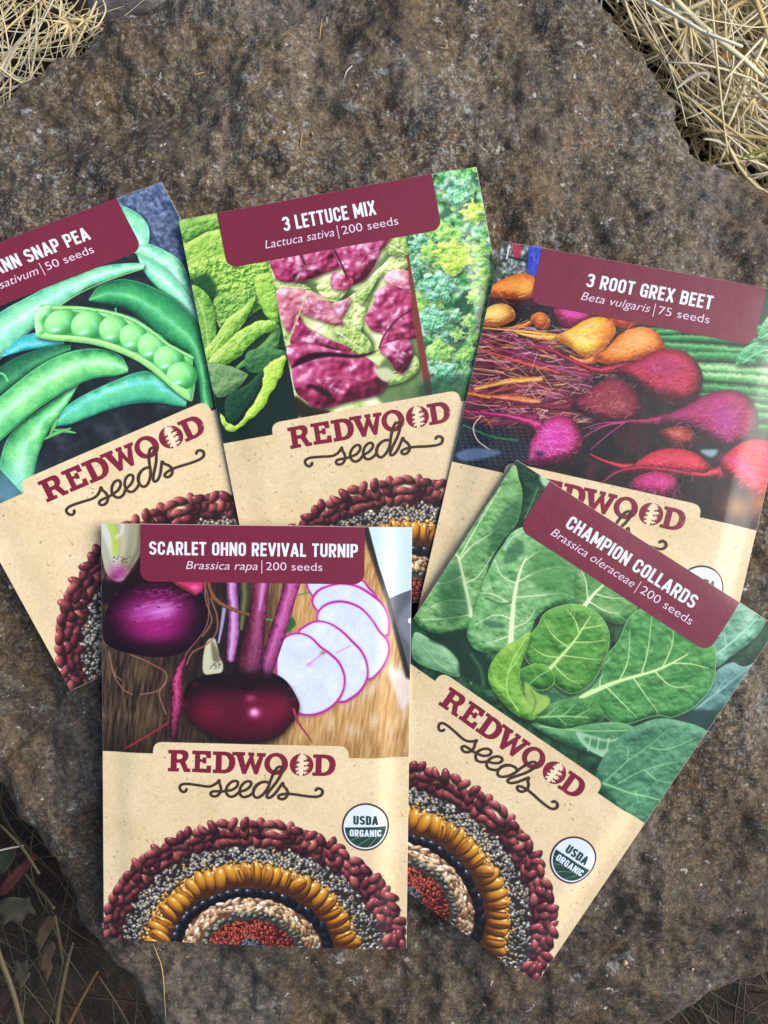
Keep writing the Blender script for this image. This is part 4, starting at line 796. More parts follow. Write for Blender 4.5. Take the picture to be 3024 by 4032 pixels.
def mesh_obj(name, v, f, mat, parent=None, smooth_=True, uv=None):
    me = bpy.data.meshes.new(name); me.from_pydata([tuple(map(float, p)) for p in v], [], [tuple(map(int, q)) for q in f])
    if smooth_: me.polygons.foreach_set('use_smooth', np.ones(len(me.polygons), bool))
    if uv is not None:
        ul = me.uv_layers.new(name='print'); li = np.zeros(len(me.loops), np.int32); me.loops.foreach_get('vertex_index', li)
        ul.data.foreach_set('uv', np.asarray(uv, np.float32)[li].ravel())
    me.update()
    if mat is not None: me.materials.append(mat)
    return link(bpy.data.objects.new(name, me), parent)

def tag(o, label, cat, group=None, kind=None):
    o['label'] = label
    if cat: o['category'] = cat
    if group: o['group'] = group
    if kind: o['kind'] = kind
    return o

def empty(name, loc=(0, 0, 0)):
    o = bpy.data.objects.new(name, None); o.location = loc; o.empty_display_size = .01; return link(o)

class N:
    """tiny node-tree builder"""
    def __init__(s, name):
        s.m = bpy.data.materials.new(name); s.m.use_nodes = True; s.t = s.m.node_tree; s.t.nodes.clear()
        s.out = s.t.nodes.new('ShaderNodeOutputMaterial'); s.p = s.t.nodes.new('ShaderNodeBsdfPrincipled'); s.link(s.p.outputs[0], s.out.inputs[0])
    def link(s, a, b): s.t.links.new(a, b)
    def new(s, t): return s.t.nodes.new(t)
    def coord(s, k='Object'): return s.new('ShaderNodeTexCoord').outputs[k]
    def noise(s, scale, detail=3, rough=.55, vec=None, dist=0.):
        n = s.new('ShaderNodeTexNoise'); n.inputs['Scale'].default_value = scale; n.inputs['Detail'].default_value = detail; n.inputs['Roughness'].default_value = rough; n.inputs['Distortion'].default_value = dist
        s.link(vec if vec is not None else s.coord(), n.inputs['Vector']); return n.outputs[0]
    def voro(s, scale, out=0, vec=None):
        n = s.new('ShaderNodeTexVoronoi'); n.inputs['Scale'].default_value = scale; s.link(vec if vec is not None else s.coord(), n.inputs['Vector']); return n.outputs[out]
    def ramp(s, fac, stops):
        n = s.new('ShaderNodeValToRGB'); e = n.color_ramp.elements
        while len(e) < len(stops): e.new(.5)
        for i, (p, c) in enumerate(stops): e[i].position = p; e[i].color = tuple(lin(c)) + (1,)
        s.link(fac, n.inputs[0]); return n.outputs[0]
    def step(s, fac, a, b):
        n = s.new('ShaderNodeMapRange'); n.inputs[1].default_value = a; n.inputs[2].default_value = b; s.link(fac, n.inputs[0]); return n.outputs[0]
    def mix(s, fac, a, b, mode='MIX'):
        n = s.new('ShaderNodeMix'); n.data_type = 'RGBA'; n.blend_type = mode
        for sock, v in ((n.inputs[0], fac), (n.inputs[6], a), (n.inputs[7], b)):
            if isinstance(v, (int, float)): sock.default_value = v
            elif isinstance(v, tuple): sock.default_value = tuple(lin(v)) + (1,)
            else: s.link(v, sock)
        return n.outputs[2]
    def math(s, op, a, b=0.):
        n = s.new('ShaderNodeMath'); n.operation = op
        for sock, v in ((n.inputs[0], a), (n.inputs[1], b)):
            if isinstance(v, (int, float)): sock.default_value = v
            else: s.link(v, sock)
        return n.outputs[0]
    def bump(s, h, dist, strength=1.):
        n = s.new('ShaderNodeBump'); n.inputs['Distance'].default_value = dist; n.inputs['Strength'].default_value = strength; s.link(h, n.inputs['Height']); s.link(n.outputs[0], s.p.inputs['Normal'])
    def color(s, c):
        if isinstance(c, tuple): s.p.inputs['Base Color'].default_value = tuple(lin(c)) + (1,)
        else: s.link(c, s.p.inputs['Base Color'])
    def gloss(s, rough, spec=.5, coat=0., crough=.1):
        s.p.inputs['Roughness'].default_value = rough; s.p.inputs['Specular IOR Level'].default_value = spec
        s.p.inputs['Coat Weight'].default_value = coat; s.p.inputs['Coat Roughness'].default_value = crough

def lin(c):
    c = np.array(c, float) / 255
    return np.where(c <= .04045, c / 12.92, ((c + .055) / 1.055) ** 2.4)

# ---------------------------------------------------------------- materials of the packets
GL = dict(rough=.45, spec=.35, coat=.36, crough=.12)
def paper_bump(n): n.bump(n.math('ADD', n.math('MULTIPLY', n.noise(900, 2), .12), n.noise(75, 2, .5)), .0005, .6)      # tooth of the paper and faint cockling
def ink(name, c, var=.06):
    n = N(name); k = n.noise(1400, 2)
    n.color(n.mix(n.step(k, .3, .7), tuple(int(v * (1 - var)) for v in c), tuple(min(255, int(v * (1 + var))) for v in c))); n.gloss(**GL); paper_bump(n); return n.m
M_EDGE = ink('paper_edge', (226, 222, 212)); M_PLUM = ink('plum_ink', (116, 34, 58), .05); M_WHITE = ink('white_ink', (226, 232, 240), .01); M_PALE = ink('pale_ink', (220, 206, 224), .01)
M_RED = ink('wine_ink', (122, 30, 54), .05); M_BROWN = ink('brown_ink', (66, 48, 36), .08); M_RING = ink('ring_ink', (78, 48, 42)); M_SEALW = ink('seal_white', (214, 226, 240), .01); M_SEALG = ink('seal_green', (34, 66, 54), .08)
M_CREAM = ink('cream_ink', (232, 214, 180), .04)
def print_mat(name, arr):
    img = bpy.data.images.new(name, PW, PH)
    px = np.ones((PH, PW, 4), np.float32); px[..., :3] = arr[::-1]; img.pixels.foreach_set(px.ravel()); img.update(); img.pack()
    n = N(name); t = n.new('ShaderNodeTexImage'); t.image = img; t.interpolation = 'Cubic'; t.extension = 'EXTEND'
    n.link(n.coord('UV'), t.inputs[0]); n.color(t.outputs[0]); n.gloss(**GL); paper_bump(n); return n.m

# ---------------------------------------------------------------- seed packets
# height of each packet corner above the crown of the boulder, millimetres: TL, TR, BR, BL
CORNER_Z = {'pea': (5, -3.2, -7, -2.2), 'lettuce': (.3, -.4, -2.6, -3), 'beet': (1.6, 3.2, .6, -1.2), 'collards': (3.4, 5.4, -1.0, -1.5), 'turnip': (3.0, 3.0, 1.5, -1.4)}
PUFF = {'pea': (.5, 1.0), 'lettuce': (.4, .9), 'beet': (.4, 1.6), 'collards': (.4, 1.9), 'turnip': (.5, 1.5)}     # belly, edge roll (mm)
class Sheet:
    def __init__(s, name):
        s.c = np.array([ray(*CORNERS[name][k], CORNER_Z[name][k] / 1000) for k in range(4)])
        s.puff, s.roll = PUFF[name]
        s.g = np.random.default_rng(len(name) * 7).normal(0, 1, (6, 4))
        a = s.c[1] - s.c[0]; b = s.c[3] - s.c[0]; s.n = np.cross(b, a); s.n /= np.linalg.norm(s.n)
        if s.n[2] < 0: s.n = -s.n
        s.org = s.c.mean(0)
        # the flat print seen in the photograph fixes where each print point lies on the sheet
        pc = np.array([(q[0], q[1]) for q in s.c]); s.H = homog([(0, 0), (1, 0), (1, 1), (0, 1)], CORNERS[name])
        s.Hq = homog(CORNERS[name], [(0, 0), (1, 0), (1, 1), (0, 1)])
    def at(s, mm, lift=0.):
        """print millimetres -> points on the curved front, lift in mm"""
        mm = np.atleast_2d(mm); u = mm[:, 0:1] / WMM; v = mm[:, 1:2] / HMM
        p = (s.c[0] * (1 - u) + s.c[1] * u) * (1 - v) + (s.c[3] * (1 - u) + s.c[2] * u) * v
        x = 2 * u - 1; y = 2 * v - 1
        ed = np.clip((np.minimum(u, 1 - u) * WMM - 1.6) / 8.5, 0, 1); ed = ed * ed * ed * (ed * (6 * ed - 15) + 10)     # flat seam, then the pouch swells
        h = s.roll * (.45 + .55 * np.clip((u - .1) / .8, 0, 1)) * ed * (1 - .35 * np.abs(y) ** 10) + s.puff * (1 - x * x) * (1 - .8 * (y - .15) ** 2)
        for fx, fy, ph, am in s.g: h = h + .07 * am * np.sin(2.6 * fx * x + 2.2 * fy * y + ph * 3) * (1 - x ** 4)
        return p + s.n * (np.clip(h, 0, 9) + lift) / 1000 - s.org

def grid_sheet(sh, x0, y0, x1, y1, nx, ny, lift):
    X, Y = np.meshgrid(np.linspace(x0, x1, nx), np.linspace(y0, y1, ny)); mm = np.c_[X.ravel(), Y.ravel()]
    f = [(j * nx + i, (j + 1) * nx + i, (j + 1) * nx + i + 1, j * nx + i + 1) for j in range(ny - 1) for i in range(nx - 1)]
    return mm, sh.at(mm, lift), f

def uv_of(mm): return np.c_[mm[:, 0] / WMM, 1 - mm[:, 1] / HMM]

def region(sh, loop, lift, step=.85, holes=()):
    """a printed shape: outline in print mm, filled with small triangles that follow the sheet"""
    loops = [np.array(loop, float)] + [np.array(h, float) for h in holes]
    dense = []
    for L in loops:
        r = np.roll(L, -1, 0); out = []
        for a, b in zip(L, r):
            n = max(1, int(np.ceil(np.hypot(*(b - a)) / step))); out += [a + (b - a) * k / n for k in range(n)]
        dense.append(np.array(out))
    P0 = dense[0]
    gx = np.arange(P0[:, 0].min() + step / 2, P0[:, 0].max(), step); gy = np.arange(P0[:, 1].min() + step / 2, P0[:, 1].max(), step)
    pts = list(map(tuple, np.vstack(dense))); edges = []; k = 0
    for D in dense: edges += [(k + i, k + (i + 1) % len(D)) for i in range(len(D))]; k += len(D)
    if len(gx) and len(gy): pts += [(x + .01 * (i % 2), y) for i, x in enumerate(gx) for y in gy]
    v, e, f, _, _, _ = delaunay_2d_cdt([Vector(p) for p in pts], edges, [], 0, 1e-5, False)
    mm = np.array([(q.x, q.y) for q in v])
    T3 = np.array([list(q) for q in f if len(q) == 3]); ce = mm[T3].mean(1); ins = np.zeros(len(ce), bool)
    for D in dense:
        for p, q in zip(D, np.roll(D, -1, 0)):
            if p[1] != q[1]: ins ^= ((p[1] > ce[:, 1]) != (q[1] > ce[:, 1])) & (ce[:, 0] < p[0] + (ce[:, 1] - p[1]) / (q[1] - p[1]) * (q[0] - p[0]))
    T3 = T3[ins]; A_, B2, C2 = mm[T3[:, 0]], mm[T3[:, 1]], mm[T3[:, 2]]
    flip = (B2[:, 0] - A_[:, 0]) * (C2[:, 1] - A_[:, 1]) - (B2[:, 1] - A_[:, 1]) * (C2[:, 0] - A_[:, 0]) > 0      # print y runs down
    T3[flip] = T3[flip][:, ::-1]; tri = T3.tolist()
    used = sorted({i for q in tri for i in q}); m = {i: k for k, i in enumerate(used)}
    mm = mm[used]; return mm, sh.at(mm, lift), [tuple(m[i] for i in q) for q in tri]

def rrect(x0, y0, x1, y1, r, corners):
    out = []
    for k, (cx, cy, a0) in enumerate([(x0 + r, y0 + r, 180), (x1 - r, y0 + r, 270), (x1 - r, y1 - r, 0), (x0 + r, y1 - r, 90)]):
        if corners[k]: out += [(cx + r * math.cos(math.radians(a0 + t)), cy + r * math.sin(math.radians(a0 + t))) for t in range(0, 91, 10)]
        else: out.append([(x0, y0), (x1, y0), (x1, y1), (x0, y1)][k])
    return out

def glyphs(text, bold=0., shear=0.):
    """outline-filled text as flat triangles from Blender's own font, normalised so the capital height is 1"""
    c = bpy.data.curves.new('text', 'FONT'); c.body = text; c.size = 1; c.offset = bold; c.shear = shear; c.resolution_u = 4
    o = bpy.data.objects.new('text', c); COL.objects.link(o)
    me = bpy.data.meshes.new_from_object(o.evaluated_get(bpy.context.evaluated_depsgraph_get()))
    v = np.array([(p.co.x, p.co.y) for p in me.vertices]); f = [tuple(p.vertices) for p in me.polygons]
    bpy.data.objects.remove(o); bpy.data.curves.remove(c); bpy.data.meshes.remove(me)
    return v, f

def lettering(name, sh, text, x0, x1, ybase, cap, mat, parent, lift, bold=0., shear=0., tilt=0., fit=True):
    v, f = glyphs(text, bold, shear)
    cv, _ = glyphs('H', bold); ch = cv[:, 1].max() - max(0, cv[:, 1].min())
    v = v - (v[:, 0].min(), 0)
    sx = (x1 - x0) / v[:, 0].max(); sy = cap / ch
    mm = np.c_[x0 + v[:, 0] * sx, ybase - v[:, 1] * sy + tilt * v[:, 0] * sx]
    o = mesh_obj(name, sh.at(mm, lift), f, mat, parent, smooth_=False)
    return o

def arc(cx, cy, r, a0, a1, ry=None, n=9): return [(cx + r * math.cos(math.radians(a)), cy + (ry or r) * math.sin(math.radians(a))) for a in np.linspace(a0, a1, n)]
def gothic(ch, t):
    """condensed grotesque capital as centre-line strokes; returns width and strokes, capital height 1"""
    s = t / 2; w = {'I': t, 'M': .66, 'A': .55, 'V': .54, 'X': .52, 'T': .46, 'L': .40, 'E': .42, 'N': .52, 'H': .50, ' ': .22}.get(ch, .49); a, b = s, w - s; lo, hi = s, 1 - s; r = (b - a) / 2; c = w / 2
    st = {' ': [], 'I': [[(c, 0), (c, 1)]], 'L': [[(a, 0), (a, 1)], [(0, lo), (w, lo)]], 'T': [[(0, hi), (w, hi)], [(c, 0), (c, 1)]], 'E': [[(a, 0), (a, 1)], [(0, lo), (w, lo)], [(0, hi), (w, hi)], [(0, .52), (w * .92, .52)]],
          'H': [[(a, 0), (a, 1)], [(b, 0), (b, 1)], [(a, .52), (b, .52)]], 'N': [[(a, 0), (a, 1)], [(b, 0), (b, 1)], [(a * .9, .98), (b * 1.02, .02)]], 'M': [[(a, 0), (a, 1)], [(b, 0), (b, 1)], [(a, .98), (c, .22)], [(c, .22), (b, .98)]],
          'A': [[(a * .8, 0), (c, .985)], [(c, .985), (w - a * .8, 0)], [(w * .24, .27), (w * .76, .27)]], 'V': [[(a * .8, 1), (c, .015)], [(c, .015), (w - a * .8, 1)]], 'X': [[(a * .8, 0), (w - a * .8, 1)], [(a * .8, 1), (w - a * .8, 0)]],
          'U': [[(a, 1)] + arc(c, lo + r, r, 180, 360) + [(b, 1)]], 'O': [arc(c, hi - r, r, 0, 180) + arc(c, lo + r, r, 180, 360) + [(b, hi - r)]], 'C': [[(b, .64)] + arc(c, hi - r, r, 0, 180) + arc(c, lo + r, r, 180, 360) + [(b, .36)]],
          'G': [[(b, .66)] + arc(c, hi - r, r, 0, 180) + arc(c, lo + r, r, 180, 360) + [(b, .50)], [(c, .47), (w, .47)], [(b, 0), (b, .5)]], 'D': [[(a, 0), (a, 1)], [(0, hi), (w * .42, hi)] + arc(b - r * .9, hi - r * .9, r * .9, 90, 0) + arc(b - r * .9, lo + r * .9, r * .9, 0, -90) + [(0, lo)]],
          'P': [[(a, 0), (a, 1)], [(0, hi)] + arc(b - r * .8, hi - r * .8, r * .8, 90, 0) + arc(b - r * .8, .44 + r * .8, r * .8, 0, -90) + [(a, .44)]], 'R': [[(a, 0), (a, 1)], [(0, hi)] + arc(b - r * .8, hi - r * .8, r * .8, 90, 0) + arc(b - r * .8, .46 + r * .8, r * .8, 0, -90) + [(a, .46)], [(c, .46), (b * .97 + .02, 0)]],
          'B': [[(a, 0), (a, 1)], [(0, hi)] + arc(b - r * .8, hi - r * .8, r * .75, 90, 0) + arc(b - r * .8, .53 + r * .7, r * .75, 0, -90, r * .7) + [(a, .53)], [(a, .53)] + arc(b - r * .8, .53 - r * .8, r * .8, 90, 0) + arc(b - r * .8, lo + r * .8, r * .8, 0, -90) + [(0, lo)]],
          'S': [arc(c, hi - r, r, 0, 180) + [(a, .68)] + arc(a + r, .66, r, 190, 235, .12, 4) + arc(b - r, .36, r, 55, -10, .12, 4) + arc(c, lo + r, r, 0, -180)], '3': [arc(c, hi - r, r, 180, 0) + arc(b - r * .8, .53 + r * .7, r * .8, 0, -90, r * .65), [(c * .8, .525)] + arc(b - r * .8, .52 - r * .7, r * .8, 90, 0, r * .7) + arc(c, lo + r, r, 0, -180)]}[ch]
    return w, st
def titling(name, sh, text, x0, x1, ybase, cap, mat, parent, lift, t=.165, gap=.09):
    x = 0; strokes = []
    for ch in text:
        w, st = gothic(ch, t)
        for q in st: strokes.append([(px + x, py) for px, py in q])
        x += w + gap
    k = (x1 - x0) / (x - gap); parts = []
    for i, q in enumerate(strokes):
        p = np.array(q, float); keep = np.r_[True, np.hypot(*np.diff(p, axis=0).T) > 1e-6]; p = p[keep]
        if len(p) == 2: p = np.array([p[0] + (p[1] - p[0]) * f_ for f_ in np.linspace(0, 1, 4)])
        d = np.gradient(p, axis=0); d /= np.hypot(*d.T)[:, None] + 1e-9; nr = np.c_[-d[:, 1], d[:, 0]] * t / 2
        mm = lambda z: np.c_[x0 + z[:, 0] * k, ybase - z[:, 1] * cap]
        lf = lift + .0025 * (i % 5); n = len(p)
        parts.append((np.vstack([sh.at(mm(p + nr), lf), sh.at(mm(p - nr), lf)]), [(j, n + j, n + j + 1, j + 1) for j in range(n - 1)]))
    return mesh_obj(name, *merge(parts), mat, parent, smooth_=False)

TL = tracer('turnip', 640, 2920, .434)             # logo traced on the front packet
def tl(p): return TL(p) / 10.
LOGO = [
    ([(62, 67), (205, 70), (228, 78), (242, 98), (245, 122), (238, 150), (215, 176), (240, 235), (262, 236), (260, 268), (204, 267), (168, 186), (138, 185), (136, 232), (160, 233), (158, 263), (58, 262), (58, 230), (82, 230), (86, 100), (62, 100)], [[(140, 103), (175, 104), (188, 112), (192, 127), (186, 144), (172, 152), (138, 151)]]),
    ([(278, 73), (448, 78), (447, 143), (408, 141), (400, 111), (350, 109), (349, 150), (372, 151), (373, 135), (405, 136), (405, 190), (372, 189), (370, 177), (348, 176), (346, 234), (405, 237), (412, 208), (448, 210), (446, 275), (276, 267), (277, 236), (300, 235), (304, 106), (278, 105)], []),
    ([(465, 80), (570, 82), (612, 90), (645, 110), (664, 142), (668, 180), (661, 216), (642, 248), (612, 270), (570, 279), (462, 275), (463, 243), (488, 243), (492, 113), (465, 112)], [[(545, 115), (576, 118), (596, 132), (608, 156), (610, 180), (606, 208), (592, 232), (572, 244), (543, 244)]]),
    ([(640, 84), (755, 87), (754, 119), (737, 119), (757, 205), (798, 120), (782, 119), (783, 89), (838, 91), (838, 123), (828, 123), (846, 207), (882, 127), (860, 126), (862, 93), (942, 96), (941, 127), (922, 127), (868, 287), (838, 286), (804, 190), (762, 284), (729, 283), (677, 117), (640, 116)], []),
    ('ring', (1035, 193), (107, 100), (1031, 190), (54, 64)),
    ('disc', (1264, 202), (107, 100)),
    ([(1368, 108), (1470, 110), (1515, 116), (1548, 135), (1568, 168), (1573, 206), (1566, 240), (1548, 270), (1518, 292), (1470, 303), (1360, 300), (1361, 270), (1388, 270), (1393, 140), (1368, 139)], [[(1446, 143), (1480, 146), (1502, 160), (1514, 184), (1515, 210), (1508, 238), (1494, 258), (1472, 270), (1442, 271)]])]
TREE = [(1256, 96), (1270, 94), (1275, 112), (1292, 104), (1284, 120), (1312, 112), (1296, 126), (1318, 130), (1294, 140), (1324, 146), (1300, 152), (1310, 160), (1282, 158), (1282, 176), (1306, 172), (1338, 180), (1312, 186), (1334, 196), (1300, 196), (1316, 206), (1284, 202), (1282, 218), (1312, 214), (1334, 226), (1308, 228), (1328, 244), (1300, 240), (1308, 254), (1280, 246), (1280, 262), (1306, 262), (1322, 276), (1298, 274), (1296, 290), (1276, 272), (1272, 301),
        (1240, 300), (1240, 276), (1212, 288), (1224, 272), (1208, 270), (1232, 260), (1238, 246), (1206, 252), (1222, 240), (1200, 238), (1226, 228), (1240, 218), (1232, 212), (1206, 210), (1228, 202), (1210, 194), (1236, 190), (1248, 178), (1240, 168), (1222, 176), (1230, 162), (1214, 160), (1236, 150), (1222, 142), (1242, 138), (1230, 126), (1248, 122), (1240, 110), (1256, 114)]
SCRIPT = [(228, 420), (222, 436), (200, 446), (178, 434), (166, 408), (174, 386), (204, 374), (252, 374), (330, 384), (420, 396), (470, 384), (504, 360), (524, 338), (524, 366), (536, 396), (538, 432), (520, 466), (488, 484), (456, 478), (446, 458), (462, 441), (500, 438), (545, 440), (592, 434), (642, 424), (682, 394), (692, 360), (674, 345), (640, 351), (606, 380), (586, 420), (592, 462), (622, 486), (664, 478), (706, 444),
          (760, 426), (800, 396), (812, 366), (795, 348), (760, 354), (726, 386), (708, 430), (716, 472), (746, 489), (790, 478), (826, 452), (836, 416), (860, 382), (896, 360), (936, 352), (962, 358), (936, 372), (944, 380), (962, 360)]
SCRIPT2 = [(950, 352), (900, 360), (856, 394), (832, 440), (838, 478), (862, 495), (898, 482), (936, 446), (966, 398), (990, 330), (1014, 276), (1038, 236), (1062, 218), (1086, 222), (1094, 244), (1078, 290), (1042, 352), (988, 420), (956, 466), (956, 492), (984, 492), (1028, 456), (1068, 402), (1096, 362), (1102, 386), (1130, 418), (1142, 454), (1126, 490), (1096, 508), (1066, 502), (1058, 482), (1084, 466), (1140, 460), (1210, 466), (1300, 480), (1390, 487), (1436, 477), (1456, 446), (1442, 420), (1412, 412), (1394, 428)]
def ribbon(sh, pts, w, lift0, lift1):
    p = smooth(tl(pts), False, 6); d = np.gradient(p, axis=0); d /= np.hypot(*d.T)[:, None] + 1e-9
    nrm = np.c_[-d[:, 1], d[:, 0]] * w / 2; n = len(p); lf = np.linspace(lift0, lift1, n)
    v = []; 
    for i in range(n): v += [sh.at(p[i] + nrm[i], lf[i])[0], sh.at(p[i] - nrm[i], lf[i])[0]]
    f = [(2 * i, 2 * i + 2, 2 * i + 3, 2 * i + 1) for i in range(n - 1)]
    b = len(v); k = 10                                             # round ends
    for e, lf_ in ((p[0], lift0 - .004), (p[-1], lift1 + .004)):
        s = len(v); v += [sh.at(e + (math.cos(t) * w / 2, math.sin(t) * w / 2), lf_)[0] for t in np.linspace(0, 2 * math.pi, k, endpoint=False)]; f.append(tuple(range(s, s + k)))
    return v, f

def oval(c, r, n=40): return [(c[0] + r[0] * math.cos(t), c[1] + r[1] * math.sin(t)) for t in np.linspace(0, 2 * math.pi, n, endpoint=False)]

TS = tracer('turnip', 1320, 3140, .14467)
def ts(p): return TS(p) / 10.
RING_TOP = None
def merge(parts):
    V, F = [], []
    for v, f in parts:
        k = len(V); V += [tuple(q) for q in v]; F += [tuple(i + k for i in q) for q in f]
    return V, F

def build_packet(name, label, title, latin, count, tbox, sbox, seal=True):
    sh = Sheet(name); root = empty('seed_packet', sh.org); tag(root, label, 'seed packet', 'seed packets fanned out on the boulder')
    mat = print_mat('printed_' + name, make_art(name))
    # the folded paper envelope: front, back and the edge between them
    nx, ny = 111, 151
    mm, F, fq = grid_sheet(sh, 0, 0, WMM, HMM, nx, ny, 0)
    edge = [i for i in range(nx)] + [j * nx + nx - 1 for j in range(1, ny)] + [(ny - 1) * nx + i for i in range(nx - 2, -1, -1)] + [j * nx for j in range(ny - 2, 0, -1)]
    flat = sh.c; u = mm[:, :1] / WMM; v_ = mm[:, 1:] / HMM
    back = (flat[0] * (1 - u) + flat[1] * u) * (1 - v_) + (flat[3] * (1 - u) + flat[2] * u) * v_ - sh.n * .0006 - sh.org
    n = nx * ny; faces = list(fq) + [tuple(i + n for i in q[::-1]) for q in fq]
    faces += [(edge[k], edge[(k + 1) % len(edge)], edge[(k + 1) % len(edge)] + n, edge[k] + n) for k in range(len(edge))]
    mesh_obj('envelope', np.vstack([F, back]), faces, M_EDGE, root)
    # picture, paper panel with its tab, banner: printed one over the other
    e = .05
    mm, v, f = grid_sheet(sh, e, e, WMM - e, KRAFT_Y / 10 + .3, 111, 84, .03)
    mesh_obj('picture', v, f, mat, root, uv=uv_of(mm))
    x0, ty, x1, r = [q / 10 for q in TAB]; ky = KRAFT_Y / 10
    lp = [(e, ky), (x0 - .0, ky)] + [(x0 + r + r * math.cos(math.radians(t)), ty + r + r * math.sin(math.radians(t))) for t in range(180, 271, 10)] + [(x1 - r + r * math.cos(math.radians(t)), ty + r + r * math.sin(math.radians(t))) for t in range(270, 361, 10)] + [(x1, ky), (WMM - e, ky), (WMM - e, HMM - e), (e, HMM - e)]
    mm, v, f = region(sh, lp, .065); panel = mesh_obj('paper_panel', v, f, mat, root, uv=uv_of(mm))
    # seed mosaic along the foot
    T2 = tracer('turnip', 360, 2860, .7836)
    C = T2([(810, 1108)])[0] / 10; top = T2([(820, 450)])[0][1] / 10; lf = T2([(52, 1090)])[0][0] / 10; rt = T2([(1580, 1100)])[0][0] / 10
    ax = (rt - lf) / 2 - .2; ay = C[1] - top; cx = (rt + lf) / 2
    lp = [(min(max(cx + ax * math.cos(t), e * 3), WMM - e * 3), C[1] - ay * math.sin(t)) for t in np.linspace(0, math.pi, 40)]
    lp = [(lp[0][0], HMM - e * 3)] + lp + [(lp[-1][0], HMM - e * 3)]
    mm, v, f = region(sh, lp, .10); mesh_obj('seed_mosaic', v, f, mat, root, uv=uv_of(mm))
    b = [q / 10 for q in BANNER]
    mm, v, f = region(sh, rrect(b[0], e, b[2], b[3], b[4], (0, 0, 1, 1)), .085); ban = mesh_obj('title_banner', v, f, M_PLUM, root)
    titling('title_lettering', sh, title, *tbox, M_WHITE, ban, .13)
    xa, xb, yb, cap, xm = sbox
    lettering('latin_lettering', sh, latin, xa, xm - 1.1, yb, cap, M_PALE, ban, .13, bold=-.004, shear=.22)
    lettering('count_lettering', sh, count, xm + 1.1, xb, yb, cap, M_PALE, ban, .13, bold=-.004)
    mm, v, f = region(sh, [(xm - .1, yb - cap * 1.25), (xm + .1, yb - cap * 1.25), (xm + .1, yb + cap * .45), (xm - .1, yb + cap * .45)], .13); mesh_obj('divider', v, f, M_PALE, ban)
    parts = []
    for L in LOGO:
        if L[0] == 'ring': lp, ho = oval(L[1], L[2]), [oval(L[3], L[4])]
        elif L[0] == 'disc': lp, ho = oval(L[1], L[2]), []
        else: lp, ho = L
        mm, v, f = region(sh, tl(lp), .115, holes=[tl(h) for h in ho]); parts.append((v, f))
    lg = mesh_obj('brand_lettering', *merge(parts), M_RED, panel)
    mm, v, f = region(sh, tl(TREE), .15); mesh_obj('tree_emblem', v, f, M_CREAM, panel)
    mesh_obj('script_lettering', *merge([ribbon(sh, SCRIPT[:-3], .73, .17, .19), ribbon(sh, SCRIPT2, .73, .195, .23)]), M_BROWN, panel)
    if seal:
        cs = (822, 760)
        mm, v, f = region(sh, ts(oval(cs, (640, 638), 60)), .12); sl = mesh_obj('organic_seal', v, f, M_RING, root)
        mm, v, f = region(sh, ts(oval(cs, (592, 590), 60)), .15); mesh_obj('seal_face', v, f, M_SEALW, sl)
        a = [(cs[0] + 556 * math.cos(t), cs[1] + 552 * math.sin(t)) for t in np.linspace(0.01, math.pi - .01, 40)]
        mm, v, f = region(sh, ts(a), .18); mesh_obj('seal_field', v, f, M_SEALG, sl)
        q = ts([(495, 694), (1165, 700), (395, 1004), (1250, 1024), (500, 455), (400, 820)])
        titling('seal_lettering', sh, 'USDA', q[0][0], q[1][0], q[0][1], q[0][1] - q[4][1], M_SEALG, sl, .20, t=.20)
        titling('seal_lettering', sh, 'ORGANIC', q[2][0], q[3][0], q[2][1], q[2][1] - q[5][1], M_SEALW, sl, .235, t=.19)
        parts = []
        for L in ([(420, 1120), (560, 1060), (720, 1015)], [(610, 1260), (760, 1160), (980, 1035)], [(910, 1285), (1010, 1170), (1130, 1040)], [(300, 940), (390, 925)]):
            p = smooth(ts(L), False, 4); d = np.gradient(p, axis=0); d /= np.hypot(*d.T)[:, None]; w = np.c_[-d[:, 1], d[:, 0]] * .055
            parts.append((np.vstack([sh.at(p + w, .21), sh.at(p - w, .21)]), [(i, i + 1, len(p) + i + 1, len(p) + i) for i in range(len(p) - 1)]))
        mesh_obj('furrow_lines', *merge(parts), ink('furrow_ink', (130, 150, 150)), sl)
    return sh

def box_from(name, pts, ox, oy, s):
    """photograph crop points -> print mm on a packet"""
    return tracer(name, ox, oy, s)(pts) / 10
PACK = {}
PACK['pea'] = build_packet('pea', 'packet with green snap pea pods, leftmost of the fan, cut off by the left edge', 'SUGAR ANN SNAP PEA', 'Pisum sativum', '50 seeds', (21.0, 59.4, 7.8, 3.6), (24.0, 58.6, 11.4, 2.1, 44.7), seal=False)
PACK['lettuce'] = build_packet('lettuce', 'packet with green and red lettuce in three strips, upper middle of the fan', '3 LETTUCE MIX', 'Lactuca sativa', '200 seeds', (27.6, 53.2, 8.3, 3.9), (21.8, 58.6, 12.0, 2.2, 42.0), seal=False)
PACK['beet'] = build_packet('beet', 'packet with orange and dark red beets and their roots, at the right edge', '3 ROOT GREX BEET', 'Beta vulgaris', '75 seeds', (23.9, 57.2, 8.3, 3.7), (23.4, 57.4, 12.0, 2.15, 42.8))
PACK['collards'] = build_packet('collards', 'packet with veined green collard leaves, tilted clockwise at lower right', 'CHAMPION COLLARDS', 'Brassica oleraceae', '200 seeds', (20.5, 60.4, 8.2, 3.7), (18.4, 62.2, 12.0, 2.2, 45.4))
PACK['turnip'] = build_packet('turnip', 'upright packet with purple turnips and white slices, front and topmost of the fan', 'SCARLET OHNO REVIVAL TURNIP', 'Brassica rapa', '200 seeds', (13.0, 68.2, 8.2, 3.6), (22.8, 58.9, 11.9, 2.1, 42.9))
